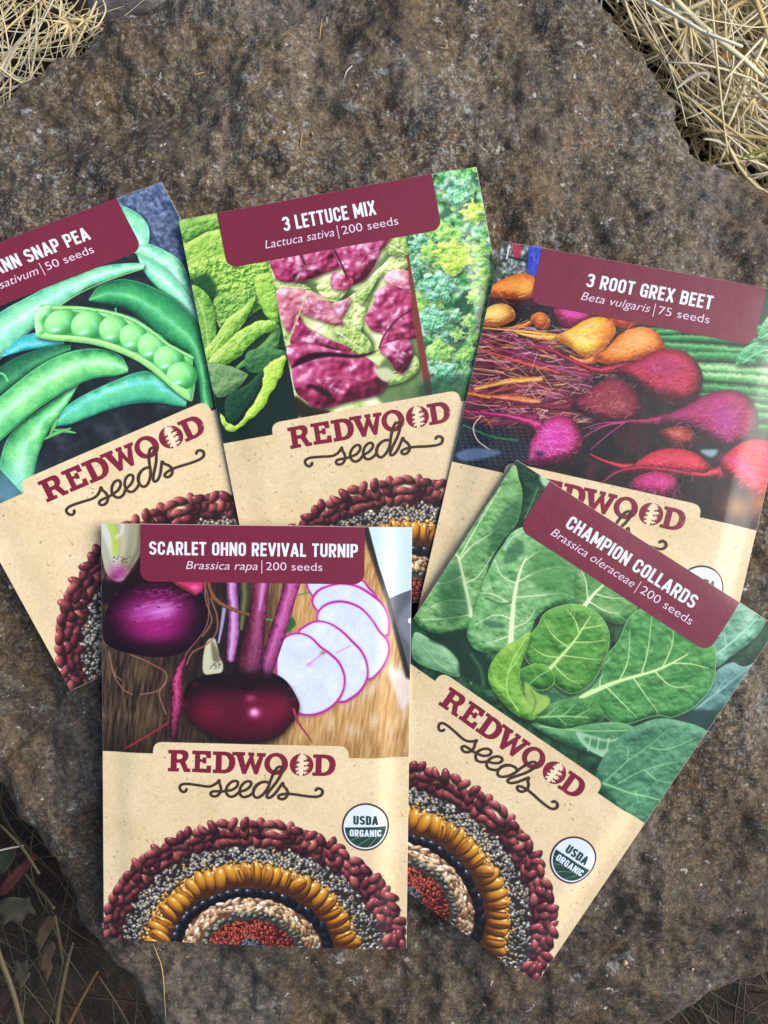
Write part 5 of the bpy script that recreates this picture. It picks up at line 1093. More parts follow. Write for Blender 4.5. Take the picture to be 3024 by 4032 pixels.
# ---------------------------------------------------------------- boulder
def pxmm(pts, z=-.012): return np.array([ray(x, y, z)[:2] for x, y in pts])
OUTLINE = [(0, 337), (55, 282), (118, 219), (182, 178), (262, 150), (346, 123), (374, 109), (401, 73), (437, 46), (510, 14), (592, 0), (900, -260), (1800, -330), (2250, -120), (2387, 0), (2441, 55), (2491, 118), (2523, 173), (2587, 219), (2619, 264), (2655, 346), (2678, 401), (2696, 455), (2746, 528), (2760, 565), (2806, 606), (2879, 629), (2942, 665), (2979, 701), (3024, 738), (3400, 980), (3700, 2000), (3500, 3300), (3240, 3760), (3024, 3916), (2960, 3945), (2870, 3990), (2808, 4032), (2500, 4360), (1500, 4750), (860, 4450), (556, 4031), (518, 3972), (453, 3907), (388, 3849), (324, 3765), (285, 3700), (252, 3635), (214, 3570), (181, 3499), (149, 3422), (116, 3357), (65, 3292), (26, 3240), (0, 3202), (-300, 2850), (-520, 2000), (-420, 900)]
OUT = smooth(pxmm(OUTLINE), True, 3)
STEP = .0008
gx = np.arange(-.175, .1751, STEP); gy = np.arange(-.205, .2051, STEP); GW, GH = len(gx), len(gy)
X, Y = np.meshgrid(gx, gy)
def seg_dist(px, py, pts, closed):
    D = np.full(px.shape, 9.); r = np.roll(pts, -1, 0) if closed else pts[1:]
    for a, b in zip(pts if closed else pts[:-1], r):
        e = b - a; t = np.clip(((px - a[0]) * e[0] + (py - a[1]) * e[1]) / max(e @ e, 1e-12), 0, 1)
        D = np.minimum(D, (px - a[0] - t * e[0]) ** 2 + (py - a[1] - t * e[1]) ** 2)
    return np.sqrt(D)
def in_poly(px, py, pts):
    c = np.zeros(px.shape, bool)
    for a, b in zip(pts, np.roll(pts, -1, 0)):
        if a[1] == b[1]: continue
        c ^= ((a[1] > py) != (b[1] > py)) & (px < a[0] + (py - a[1]) / (b[1] - a[1]) * (b[0] - a[0]))
    return c
rr = np.random.default_rng(3)
SD = seg_dist(X, Y, OUT, True) * np.where(in_poly(X, Y, OUT), 1, -1)
def nz(cell_mm, octv=3): return fbm(GH, GW, cell_mm / 1000 / STEP, rr, octv) - .5
SD = SD + nz(14, 3) * .005 + nz(5, 2) * .0016
# broad shape: control heights (mm) at photograph pixels, smoothly blended
CTRL = [(200, 500, -13), (700, 250, -11), (1300, 150, -9), (2000, 150, -8), (2400, 350, -9), (2700, 800, -8), (1000, 500, -6), (1500, 450, -5), (2100, 600, -4), (300, 900, -4), (900, 800, -1.8), (1500, 620, -2), (2500, 950, -2), (2950, 1000, -4), (150, 2500, -8), (60, 3000, -18), (300, 3400, -15), (600, 3900, -17), (1500, 3980, -13), (2400, 3980, -13), (2900, 3750, -13), (1500, 4300, -24), (2500, 4300, -24), (330, 2900, -6), (330, 3600, -13), (2900, 3000, -4), (2600, 3500, -4), (2950, 2500, -3), (1000, 1500, -3.5), (1500, 2000, -5), (1000, 2800, -4.5), (1000, 3600, -3), (2000, 3300, -4.5), (2200, 2000, -2.5), (2700, 1800, -1.5), (-200, 1800, -1), (-300, 1200, 1)]
num = np.zeros_like(X); den = np.zeros_like(X)
for cx, cy, cz in CTRL:
    p = ray(cx, cy, 0); w = 1 / ((X - p[0]) ** 2 + (Y - p[1]) ** 2 + .016 ** 2) ** 1.6
    num += w * cz / 1000; den += w
Z = num / den
Z += nz(55, 3) * .013 + nz(18, 3) * .0066 + nz(6, 3) * .0034 + nz(2.4, 2) * .0017 - np.abs(nz(26, 3)) * .009
def crease(pts, wd, dep):
    global Z
    q = smooth(pxmm(pts, -.006), False, 5); Z = Z - dep / 1000 * np.exp(-(seg_dist(X, Y, q, False) * 1000 / wd) ** 2)
crease([(1180, 10), (1000, 110), (880, 190), (730, 300), (600, 370), (430, 410), (290, 420)], 4.5, 2.6)
crease([(1180, 370), (1260, 430), (1420, 520), (1560, 500)], 5, 2.0)
crease([(1700, 180), (1800, 190), (1880, 280)], 6, 1.6)
crease([(560, 400), (680, 440), (700, 520)], 5, 1.5)
pit = nz(3.2, 1); Z -= np.clip(pit - .30, 0, 1) * .004
R_ = .011
drop = np.where(SD >= R_, 0, np.where(SD > 0, R_ - np.sqrt(np.clip(R_ ** 2 - (R_ - np.clip(SD, 0, R_)) ** 2, 0, None)), R_ + 3.2 * np.clip(-SD, 0, None)))
Z = Z - drop * .9
# the stone stays just under the packets that lie on it
lim = np.full(Z.shape, 1.)
for nm, sh in PACK.items():
    U, V = np.meshgrid(np.linspace(-.01, 1.01, 160), np.linspace(-.01, 1.01, 210)); U = U.ravel()[:, None]; V = V.ravel()[:, None]
    P3 = (sh.c[0] * (1 - U) + sh.c[1] * U) * (1 - V) + (sh.c[3] * (1 - U) + sh.c[2] * U) * V
    i = np.round((P3[:, 0] - gx[0]) / STEP).astype(int); j = np.round((P3[:, 1] - gy[0]) / STEP).astype(int); k = (i >= 0) & (i < GW) & (j >= 0) & (j < GH)
    np.minimum.at(lim, (j[k], i[k]), P3[k, 2] - .0010)
pad = lim.copy()
for _ in range(3):
    for ax in (0, 1):
        for s_ in (1, -1): pad = np.minimum(pad, np.roll(pad, s_, ax) + .0003)
Z = np.minimum(Z, pad)
Z = np.maximum(Z, -.16)
ZTOP = Z

def rock_material(name, dark=1.0):
    n = N(name); co = n.coord()
    big = n.noise(16, 5, .62, co, .3); mid = n.noise(85, 6, .68, co, .15); fine = n.noise(600, 5, .75, co); grain = n.noise(1300, 3, .7, co)
    c = n.ramp(big, [(.30, (56, 49, 42)), (.41, (94, 80, 60)), (.50, (78, 71, 62)), (.59, (98, 78, 50)), (.70, (60, 52, 44))])
    warm = n.noise(26, 4, .6, n_off(n, co, 7.7), .2); c = n.mix(n.math('MULTIPLY', n.step(warm, .44, .64), .75), c, (116, 92, 56))
    rust = n.noise(70, 5, .65, n_off(n, co, 3.1)); c = n.mix(n.math('MULTIPLY', n.step(rust, .56, .70), .75), c, (116, 76, 42))
    c = n.mix(n.math('MULTIPLY', n.step(mid, .54, .36), .8), c, (44, 38, 33))
    tan = n.noise(48, 4, .6, n_off(n, co, 11.3)); c = n.mix(n.math('MULTIPLY', n.step(tan, .57, .70), .6), c, (140, 118, 90))
    # mineral grains: dark, tan, bluish-grey and white, denser in some places than in others
    sep = n.new('ShaderNodeSeparateXYZ'); n.link(co, sep.inputs[0])
    foot = n.step(n.math('ADD', sep.outputs[1], n.math('MULTIPLY', n.noise(14, 4, .6, n_off(n, co, 8.8)), .14)), .05, -.03)       # browner, finer stone at the lower end, with light falloff painted in as darkening
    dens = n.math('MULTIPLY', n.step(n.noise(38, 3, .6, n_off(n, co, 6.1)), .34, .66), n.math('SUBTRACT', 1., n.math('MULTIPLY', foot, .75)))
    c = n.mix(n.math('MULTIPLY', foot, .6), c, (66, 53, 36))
    c = n.mix(n.math('MULTIPLY', n.step(fine, .50, .40), .7), c, (42, 35, 29))
    c = n.mix(n.math('MULTIPLY', n.step(fine, .54, .63), n.math('ADD', n.math('MULTIPLY', dens, .7), .2)), c, (166, 146, 108))
    g2 = n.noise(760, 4, .7, n_off(n, co, 1.3)); c = n.mix(n.math('MULTIPLY', n.step(g2, .53, .62), n.math('ADD', n.math('MULTIPLY', dens, .7), .13)), c, (142, 144, 142))
    g3 = n.noise(600, 4, .7, n_off(n, co, 5.3)); c = n.mix(n.math('MULTIPLY', n.step(g3, .57, .67), .5), c, (128, 94, 56))
    c = n.mix(n.math('MULTIPLY', n.step(grain, .53, .44), .45), c, (30, 27, 25))
    # lichen: pale crusty patches broken up by the grain
    li = n.noise(150, 6, .75, n_off(n, co, 2.2), .0); region_ = n.step(n.noise(30, 2, .5, n_off(n, co, 9.)), .47, .62)
    m = n.math('MULTIPLY', n.step(li, .56, .62), n.math('MULTIPLY', region_, n.step(fine, .42, .54))); c = n.mix(n.math('MULTIPLY', m, .85), c, (166, 172, 172))
    li2 = n.noise(300, 4, .65, n_off(n, co, 4.4)); c = n.mix(n.math('MULTIPLY', n.step(li2, .645, .70), .8), c, (206, 206, 200))
    st = n.noise(12, 5, .66, n_off(n, co, 13.3), .4); c = n.mix(n.math('MULTIPLY', n.step(st, .50, .38), .42), c, (38, 33, 28))            # broad dark weathering stains
    pl = n.noise(19, 4, .6, n_off(n, co, 17.1), .2); c = n.mix(n.math('MULTIPLY', n.step(pl, .48, .66), n.math('MULTIPLY', n.step(fine, .32, .58), .5)), c, (134, 128, 118))      # paler worn patches
    vc = n.new('ShaderNodeTexVoronoi'); vc.inputs['Scale'].default_value = 1500; n.link(co, vc.inputs['Vector']); sv_ = n.new('ShaderNodeSeparateXYZ'); n.link(vc.outputs['Color'], sv_.inputs[0])      # single crisp crystals
    c = n.mix(n.math('MULTIPLY', n.math('GREATER_THAN', sv_.outputs[0], .90), .3), c, (30, 26, 23)); c = n.mix(n.math('MULTIPLY', n.math('GREATER_THAN', sv_.outputs[1], .91), n.math('ADD', n.math('MULTIPLY', dens, .34), .04)), c, (176, 160, 132)); c = n.mix(n.math('MULTIPLY', n.math('GREATER_THAN', sv_.outputs[2], .95), n.math('ADD', n.math('MULTIPLY', dens, .4), .04)), c, (170, 176, 178))
    n.color(c); n.p.inputs['Roughness'].default_value = .62; n.p.inputs['Specular IOR Level'].default_value = .45
    h = n.math('ADD', n.math('MULTIPLY', mid, .6), n.math('ADD', n.math('MULTIPLY', fine, .55), n.math('MULTIPLY', grain, .3)))
    n.bump(h, .0011, 1.)
    return n.m
def n_off(n, co, k):
    v = n.new('ShaderNodeVectorMath'); v.operation = 'ADD'; n.link(co, v.inputs[0]); v.inputs[1].default_value = (k, k * .7, k * 1.3); return v.outputs[0]
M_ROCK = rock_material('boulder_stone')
vid = np.arange(GW * GH).reshape(GH, GW)
f = np.stack([vid[:-1, :-1], vid[:-1, 1:], vid[1:, 1:], vid[1:, :-1]], -1).reshape(-1, 4)
keep = (SD > -.034).ravel()[f].all(1)
f = f[keep]; used = np.zeros(GW * GH, bool); used[f.ravel()] = True; m_ = np.cumsum(used) - 1
me = bpy.data.meshes.new('boulder'); co = np.c_[X.ravel(), Y.ravel(), Z.ravel()][used]; f = m_[f]
me.vertices.add(len(co)); me.vertices.foreach_set('co', co.astype(np.float32).ravel()); me.loops.add(f.size); me.loops.foreach_set('vertex_index', f.astype(np.int32).ravel())
me.polygons.add(len(f)); me.polygons.foreach_set('loop_start', np.arange(0, f.size, 4, dtype=np.int32)); me.polygons.foreach_set('loop_total', np.full(len(f), 4, np.int32)); me.polygons.foreach_set('use_smooth', np.ones(len(f), bool))
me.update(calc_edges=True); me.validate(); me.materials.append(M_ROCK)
bo = link(bpy.data.objects.new('boulder', me)); tag(bo, 'large mottled brown and grey boulder that carries all the seed packets', 'boulder')
def rock_z(x, y): return float(ZTOP[int(np.clip(round((y - gy[0]) / STEP), 0, GH - 1)), int(np.clip(round((x - gx[0]) / STEP), 0, GW - 1))])
def on_rock(px, py, up=0.):
    """point of the boulder seen at a photograph pixel"""
    z = -.004
    for _ in range(12): p = ray(px, py, z); z = rock_z(p[0], p[1])
    return np.array([p[0], p[1], z + up])

# ---------------------------------------------------------------- ground
n = N('soil'); co_ = n.coord()
c = n.ramp(n.noise(60, 5, .65, co_), [(.3, (16, 13, 10)), (.5, (36, 28, 21)), (.72, (66, 49, 35))]); c = n.mix(n.step(n.noise(420, 4, .7, co_), .58, .76), c, (96, 74, 52)); n.color(c); n.p.inputs['Roughness'].default_value = .95; n.bump(n.noise(300, 4, .7, co_), .002)
M_SOIL = n.m
def ground_z(x, y): return -.092 + .044 * math.tanh((x * .5 + y) / .09) + .004 * math.sin(60 * x + 1) * math.cos(47 * y)
g1 = np.r_[-40, -8, -2, -.8, np.linspace(-.45, .45, 120), .8, 2, 8, 40]
VX, VY = np.meshgrid(g1, g1); nn_ = len(g1)
V = [(x, y, ground_z(x, y) + .003 * rr.normal() * (abs(x) < .5 and abs(y) < .5)) for x, y in zip(VX.ravel(), VY.ravel())]
ground = mesh_obj('ground', V, [(j * nn_ + i, j * nn_ + i + 1, (j + 1) * nn_ + i + 1, (j + 1) * nn_ + i) for j in range(nn_ - 1) for i in range(nn_ - 1)], M_SOIL)
tag(ground, 'brown soil around the boulder', None, None, 'structure')

def straw_mat(name, stops, rough=.55):
    n = N(name); g = n.new('ShaderNodeNewGeometry'); c = n.ramp(g.outputs['Random Per Island'], stops)
    c = n.mix(n.math('MULTIPLY', n.noise(260, 3, .6), .2), c, (130, 104, 66)); n.color(c); n.p.inputs['Roughness'].default_value = rough; n.p.inputs['Specular IOR Level'].default_value = .4
    return n.m
PALE = [(0, (234, 222, 176)), (.3, (242, 234, 196)), (.55, (220, 200, 148)), (.75, (246, 242, 216)), (.9, (186, 152, 106)), (1, (238, 228, 190))]
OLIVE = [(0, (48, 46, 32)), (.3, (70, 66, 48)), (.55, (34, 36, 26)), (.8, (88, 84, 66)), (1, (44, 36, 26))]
M_STRAW = straw_mat('straw', PALE); M_OLIVE = straw_mat('old_straw', OLIVE)
M_THICK = straw_mat('thick_straw', [(0, (214, 196, 142)), (.5, (200, 176, 118)), (1, (226, 212, 164))]); M_WHITE_STRAW = straw_mat('bleached_straw', [(0, (222, 214, 190)), (1, (206, 200, 178))]); M_TAN = straw_mat('tan_straw', [(0, (170, 132, 82)), (1, (150, 112, 70))])
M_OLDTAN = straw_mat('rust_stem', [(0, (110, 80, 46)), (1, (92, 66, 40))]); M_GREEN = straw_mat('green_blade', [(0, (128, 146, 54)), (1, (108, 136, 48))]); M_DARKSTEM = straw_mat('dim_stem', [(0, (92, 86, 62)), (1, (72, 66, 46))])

def strand(p, w, sides=4, flat=1.0, twist=0.):
    """tapered stalk along points p (metres), w = widths; flat < 1 makes a blade"""
    p = np.array(p, float); n = len(p); w = np.interp(np.linspace(0, 1, n), np.linspace(0, 1, len(w)), w)
    t = np.gradient(p, axis=0); t /= np.linalg.norm(t, axis=1)[:, None] + 1e-12
    up = np.array([math.sin(twist), 0, math.cos(twist)]); s = np.cross(t, up); s /= np.linalg.norm(s, axis=1)[:, None] + 1e-9; b = np.cross(s, t)
    v = []
    for k in range(sides):
        a = 2 * math.pi * k / sides; v.append(p + s * (w[:, None] / 2 * math.cos(a)) + b * (w[:, None] / 2 * flat * math.sin(a)))
    v = np.stack(v, 1).reshape(-1, 3)
    f = [(i * sides + k, i * sides + (k + 1) % sides, (i + 1) * sides + (k + 1) % sides, (i + 1) * sides + k) for i in range(n - 1) for k in range(sides)]
    f += [tuple(range(sides - 1, -1, -1)), tuple(range((n - 1) * sides, n * sides))]
    return v, f

def many(name, specs, mat):
    """a tangle of blades as one mesh"""
    VV, FF, k = [], [], 0
    for p, w, fl, tw in specs:
        v, f = strand(p, w, 4, fl, tw); VV.append(v); FF += [tuple(i + k for i in q) for q in f]; k += len(v)
    return mesh_obj(name, np.vstack(VV), FF, mat)
def off_rock(x, y, pad=.004):
    i = int(round((x - gx[0]) / STEP)); j = int(round((y - gy[0]) / STEP))
    return not (0 <= i < GW and 0 <= j < GH) or SD[j, i] < -pad * .0 - .001
def tangle(n, box, zlo, zhi, lmin, lmax, dirs, wmin, wmax, lift, curl=.25):
    out = []; tries = 0
    while len(out) < n and tries < n * 60:
        tries += 1
        px, py = rr.uniform(box[0], box[2]), rr.uniform(box[1], box[3]); z = rr.uniform(zlo, zhi); c0 = ray(px, py, z)
        a = math.radians(dirs[int(rr.integers(len(dirs)))] + rr.normal(0, 22)); L = rr.uniform(lmin, lmax); cu = rr.normal(0, curl); el = rr.normal(0, lift)
        m = 9; p = []; q = c0.copy(); ang = a - cu / 2
        s = np.linspace(-.5, .5, m)
        d = np.array([math.cos(a), math.sin(a), 0]); nrm = np.array([-d[1], d[0], 0])
        p = np.array([c0 + d * L * t + nrm * L * cu * (t * t - .1) + np.array([0, 0, el * L * t - abs(rr.normal(0, .05)) * L * t * t * 2]) for t in s])
        # blades lie in the open beside the stone, never through it
        bad = any(not off_rock(x_, y_) and z_ < rock_z(x_, y_) + .001 for x_, y_, z_ in p)
        if bad or p[:, 2].max() > .0: continue
        p[:, 2] = np.maximum(p[:, 2], [ground_z(x_, y_) + .001 for x_, y_ in p[:, :2]])
        w = rr.uniform(wmin, wmax); fl = rr.uniform(.25, .9)
        out.append((p, [w * .7, w, w * .9, w * .25], fl, rr.normal(0, .5)))
    return out
g = many('dry_grass', tangle(640, (2330, -250, 3350, 1050), -.050, -.014, .02, .11, (20, 35, -35, -55, 85, 150, 100, 10, 60, 120), .0004, .0015, .14, .4), M_STRAW)
tag(g, 'tangle of pale dry straw and grass beside the right shoulder of the boulder', 'dry grass', None, 'stuff')
g = many('dry_grass', [(p_, w_, .12, t_ * 2) for p_, w_, f_, t_ in tangle(70, (2330, -250, 3350, 1050), -.040, -.012, .02, .07, (20, 35, -40, 85, 150, 110), .0010, .0019, .18, .6)], straw_mat('flat_leaf', [(0, (226, 216, 180)), (.4, (240, 234, 210)), (.8, (204, 184, 136)), (1, (236, 226, 190))]))
tag(g, 'flattened bleached leaf blades lying over the straw right of the boulder', 'dry grass', None, 'stuff')
g = many('dry_grass', tangle(190, (-420, -260, 620, 480), -.064, -.024, .02, .08, (60, 45, 75, 110, 20, 140), .0003, .001, .2, .7), M_STRAW)
tag(g, 'wispy pale dry grass over the upper left corner of the boulder', 'dry grass', None, 'stuff')
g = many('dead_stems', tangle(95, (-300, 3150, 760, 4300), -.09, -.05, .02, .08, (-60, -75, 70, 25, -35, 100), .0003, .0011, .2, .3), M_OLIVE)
tag(g, 'dark tangle of dead stems and thin grass in the hollow at lower left', 'dry grass', None, 'stuff')
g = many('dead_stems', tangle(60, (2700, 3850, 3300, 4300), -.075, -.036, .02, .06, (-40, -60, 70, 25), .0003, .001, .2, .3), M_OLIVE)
tag(g, 'few dim stems in the dark gap at the lower right corner', 'dry grass', None, 'stuff')

def stalk(name, label, cat, px, mat, w, group=None, flat=.7, crop=(0, 0, 1), z=(-.02, -.02)):
    zz = np.interp(np.linspace(0, 1, len(px)), np.linspace(0, 1, len(z)), z)
    p = smooth(np.array([ray(crop[0] + x * crop[2], crop[1] + y * crop[2], zk) for (x, y), zk in zip(px, zz)]), False, 6)
    for q in p:
        if not off_rock(q[0], q[1]): q[2] = max(q[2], rock_z(q[0], q[1]) + max(w) / 2000 + .0003)
    o = np.array(p[0]); v, f = strand(p - o, [k / 1000 for k in w], 6, flat)
    ob = mesh_obj(name, v, f, mat); ob.location = o; tag(ob, label, cat, group); return ob
def smooth3(): pass
A = (1512, 0, .9114); B_ = (0, 0, .9114); C_ = (0, 2600, .6472)
GS = 'loose straws beside the boulder'
stalk('straw_stalk', 'thick tan straw running from the stone edge to the right border, broadest of its kind', 'straw', [(1240, 335), (1330, 300), (1430, 262), (1560, 205), (1720, 140)], M_TAN, [1.6, 1.9, 1.7], GS, .5, A, (-.022, -.016))
stalk('straw_stalk', 'long thin upright pale straw crossing the whole straw patch at upper right', 'straw', [(1412, -40), (1425, 120), (1442, 300), (1466, 520), (1486, 668)], M_STRAW, [.7, .8, .7, .4], GS, .9, A, (-.012, -.010))
stalk('straw_stalk', 'yellow straw slanting down right just below the thick tan one', 'straw', [(1270, 395), (1380, 470), (1500, 560), (1640, 660)], M_THICK, [1.0, 1.1, .8], GS, .8, A, (-.016, -.016))
stalk('straw_stalk', 'pale straw rising from the rock edge to the top right corner', 'straw', [(1125, 190), (1260, 140), (1420, 80), (1560, 0), (1600, -30)], M_THICK, [.8, 1.2, 1.3], GS, .6, A, (-.022, -.018))
stalk('straw_stalk', 'straw lying almost flat near the right border under the curled leaves', 'straw', [(1370, 560), (1480, 575), (1580, 590), (1700, 600)], M_THICK, [1.2, 1.4, 1.0], GS, .6, A, (-.02, -.02))
stalk('straw_stalk', 'short straw bent over the top edge of the rock, upper right', 'straw', [(1040, 0), (1060, 60), (1085, 120), (1108, 180)], M_STRAW, [.5, .9, .6, .2], GS, .5, A, (-.010, -.009))
stalk('straw_stalk', 'straw crossing steeply at the far top right corner', 'straw', [(1600, -20), (1640, 90), (1680, 230)], M_THICK, [1.6, 1.6, 1.2], GS, .5, A, (-.012, -.012))
stalk('bent_straw', 'broad bleached blade folded beside the upright thin straw', 'dry blade', [(1335, 70), (1380, 110), (1410, 160), (1425, 225), (1440, 300)], M_WHITE_STRAW, [.5, 1.3, 1.2, .3], 'bleached blades', .2, A, (-.016, -.018))
stalk('bent_straw', 'curled bleached blade next to the notch of the stone', 'dry blade', [(1262, 385), (1310, 345), (1360, 320), (1400, 325), (1390, 360)], M_WHITE_STRAW, [.5, 1.4, 1.2, .4], 'bleached blades', .3, A, (-.016, -.014))
stalk('bent_straw', 'bleached blade lying low under the slanting yellow straw', 'dry blade', [(1380, 600), (1440, 610), (1500, 650), (1530, 700)], M_WHITE_STRAW, [.5, 1.0, .9, .3], 'bleached blades', .3, A, (-.018, -.018))
stalk('green_grass_stalk', 'green grass blade poking in at the right border, the upper one', 'grass blade', [(1530, 688), (1580, 668), (1640, 648), (1720, 630)], M_GREEN, [.3, .9, 1.2], 'green blades', .3, A, (-.010, -.008))
stalk('green_grass_stalk', 'olive grass blade just under the green one at the right border', 'grass blade', [(1545, 690), (1600, 686), (1660, 678), (1720, 676)], M_GREEN, [.2, .6, .8], 'green blades', .3, A, (-.012, -.010))
stalk('bent_straw', 'dry blade bowing over the upper left corner of the rock', 'dry blade', [(-20, 340), (30, 250), (80, 180), (140, 120), (188, 90), (210, 105), (205, 150), (192, 190)], M_STRAW, [.9, 1.1, .8, .5, .3], 'wisps at the upper left', .4, B_, (-.026, -.020))
stalk('bent_straw', 'straight dry blade standing along the left border above the rock', 'dry blade', [(10, 330), (50, 240), (100, 160), (160, 90)], M_WHITE_STRAW, [.8, 1.1, .8, .3], 'wisps at the upper left', .4, B_, (-.026, -.02))
stalk('bent_straw', 'thin dry stem curving down onto the grey stone', 'dry blade', [(442, -10), (456, 40), (440, 85), (415, 115), (380, 130)], M_STRAW, [.4, .5, .4, .2], 'wisps at the upper left', .6, B_, (-.016, -.012))
stalk('bent_straw', 'hair-thin stem hanging left of the spiky seed heads', 'dry blade', [(262, -10), (258, 60), (244, 130), (236, 175)], M_STRAW, [.3, .35, .2], 'wisps at the upper left', .8, B_, (-.02, -.016))
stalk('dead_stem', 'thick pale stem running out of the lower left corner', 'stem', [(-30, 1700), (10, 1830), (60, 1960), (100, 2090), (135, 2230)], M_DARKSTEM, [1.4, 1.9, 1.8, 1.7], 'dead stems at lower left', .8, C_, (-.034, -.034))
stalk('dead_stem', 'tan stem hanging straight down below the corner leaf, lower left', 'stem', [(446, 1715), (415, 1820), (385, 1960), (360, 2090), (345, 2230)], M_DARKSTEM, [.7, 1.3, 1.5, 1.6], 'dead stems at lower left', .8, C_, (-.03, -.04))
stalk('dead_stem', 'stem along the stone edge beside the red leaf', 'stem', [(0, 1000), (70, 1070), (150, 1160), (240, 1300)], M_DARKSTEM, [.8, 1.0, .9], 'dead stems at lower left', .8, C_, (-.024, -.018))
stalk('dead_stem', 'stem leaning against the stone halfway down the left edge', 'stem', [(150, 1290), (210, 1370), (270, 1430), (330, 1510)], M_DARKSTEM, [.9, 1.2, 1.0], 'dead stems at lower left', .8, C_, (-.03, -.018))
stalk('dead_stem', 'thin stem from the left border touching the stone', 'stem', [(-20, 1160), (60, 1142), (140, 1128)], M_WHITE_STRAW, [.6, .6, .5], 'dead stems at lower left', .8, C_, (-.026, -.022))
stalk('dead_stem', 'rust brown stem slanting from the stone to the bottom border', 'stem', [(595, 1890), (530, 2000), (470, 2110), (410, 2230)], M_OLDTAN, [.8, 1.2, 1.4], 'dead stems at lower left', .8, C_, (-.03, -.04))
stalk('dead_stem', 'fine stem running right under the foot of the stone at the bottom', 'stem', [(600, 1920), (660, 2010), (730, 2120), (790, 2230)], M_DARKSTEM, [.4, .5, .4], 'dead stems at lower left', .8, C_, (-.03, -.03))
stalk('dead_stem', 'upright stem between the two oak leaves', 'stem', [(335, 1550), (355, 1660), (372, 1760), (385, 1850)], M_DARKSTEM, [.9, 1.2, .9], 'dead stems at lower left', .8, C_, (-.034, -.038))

def seed_head(label, cx, cy, n, L, crop, z, a0, a1):
    c = ray(crop[0] + cx * crop[2], crop[1] + cy * crop[2], z); root = empty('grass_seed_head', c); tag(root, label, 'seed head', 'dry grass seed heads')
    sp, aw = [], []
    for k in range(n):
        a = math.radians(a0 + (a1 - a0) * k / max(1, n - 1) + rr.normal(0, 6)); e = rr.normal(.1, .3); d = np.array([math.cos(a) * math.cos(e), math.sin(a) * math.cos(e), math.sin(e)]); l = L * rr.uniform(.7, 1.1)
        sp.append(strand([d * l * t for t in (.02, .2, .45, .7, 1)], [.0004, .0009, .0009, .0005, .0001], 5, .5)); aw.append(strand([d * l * .8, d * l * 1.4 + rr.normal(0, l * .05, 3), d * l * 2.0 + rr.normal(0, l * .1, 3)], [.0002, .00014, .00006], 4))
    mesh_obj('spikelet', *merge(sp), M_THICK, root); mesh_obj('awn', *merge(aw), M_STRAW, root)
seed_head('spiky seed head at upper left, the left one of two', 300, 100, 9, .007, B_, -.018, -200, 40)
seed_head('spiky seed head at upper left, the one beside the grey stone', 362, 88, 7, .006, B_, -.017, -230, 20)
seed_head('drooping seed head with long awns hanging beside the upright straw', 1318, 100, 6, .012, A, -.012, -125, -60)
seed_head('small seed head in front of the bare soil at upper right', 1590, 250, 6, .011, A, -.014, -120, -70)
seed_head('seed head near the right border, low in the straw', 1600, 420, 5, .009, A, -.018, -140, -80)

def lump(name, label, cat, px, z, h, mat, crop, group=None, seed=0, kind=None):
    """a small solid with an irregular rounded outline"""
    q = smooth(np.array([ray(crop[0] + x * crop[2], crop[1] + y * crop[2], z) for x, y in px])[:, :2], True, 4); c = q.mean(0); g_ = np.random.default_rng(seed)
    rings = [(1.0, -.5), (1.02, 0), (.93, .42), (.72, .78), (.4, .96)]; v, f = [], []; m = len(q)
    for s, k in rings:
        for p in q: v.append((*((p - c) * s * (1 + g_.normal(0, .02))), h * k * (1 + g_.normal(0, .05))))
    v.append((0, 0, h)); 
    for r_ in range(len(rings) - 1): f += [(r_ * m + i, r_ * m + (i + 1) % m, (r_ + 1) * m + (i + 1) % m, (r_ + 1) * m + i) for i in range(m)]
    t_ = (len(rings) - 1) * m; f += [(t_ + i, t_ + (i + 1) % m, len(v) - 1) for i in range(m)]; f.append(tuple(range(m - 1, -1, -1)))
    a2 = sum(q[i][0] * q[(i + 1) % m][1] - q[(i + 1) % m][0] * q[i][1] for i in range(m))
    if a2 < 0: f = [t[::-1] for t in f]
    o = mesh_obj(name, v, f, mat); o.location = (c[0], c[1], z); return tag(o, label, cat, group)
n = N('grey_stone'); n.color(n.mix(n.step(n.noise(160, 4, .6), .4, .7), (158, 154, 156), (188, 184, 184))); n.p.inputs['Roughness'].default_value = .8; n.bump(n.noise(500, 3), .0006); M_GREY = n.m
lump('stone', 'smooth grey stone half hidden behind the top left edge of the boulder', 'stone', [(405, 40), (430, -40), (600, -60), (700, -20), (640, 40), (540, 70), (450, 90), (410, 75)], -.034, .014, M_GREY, B_, seed=2)

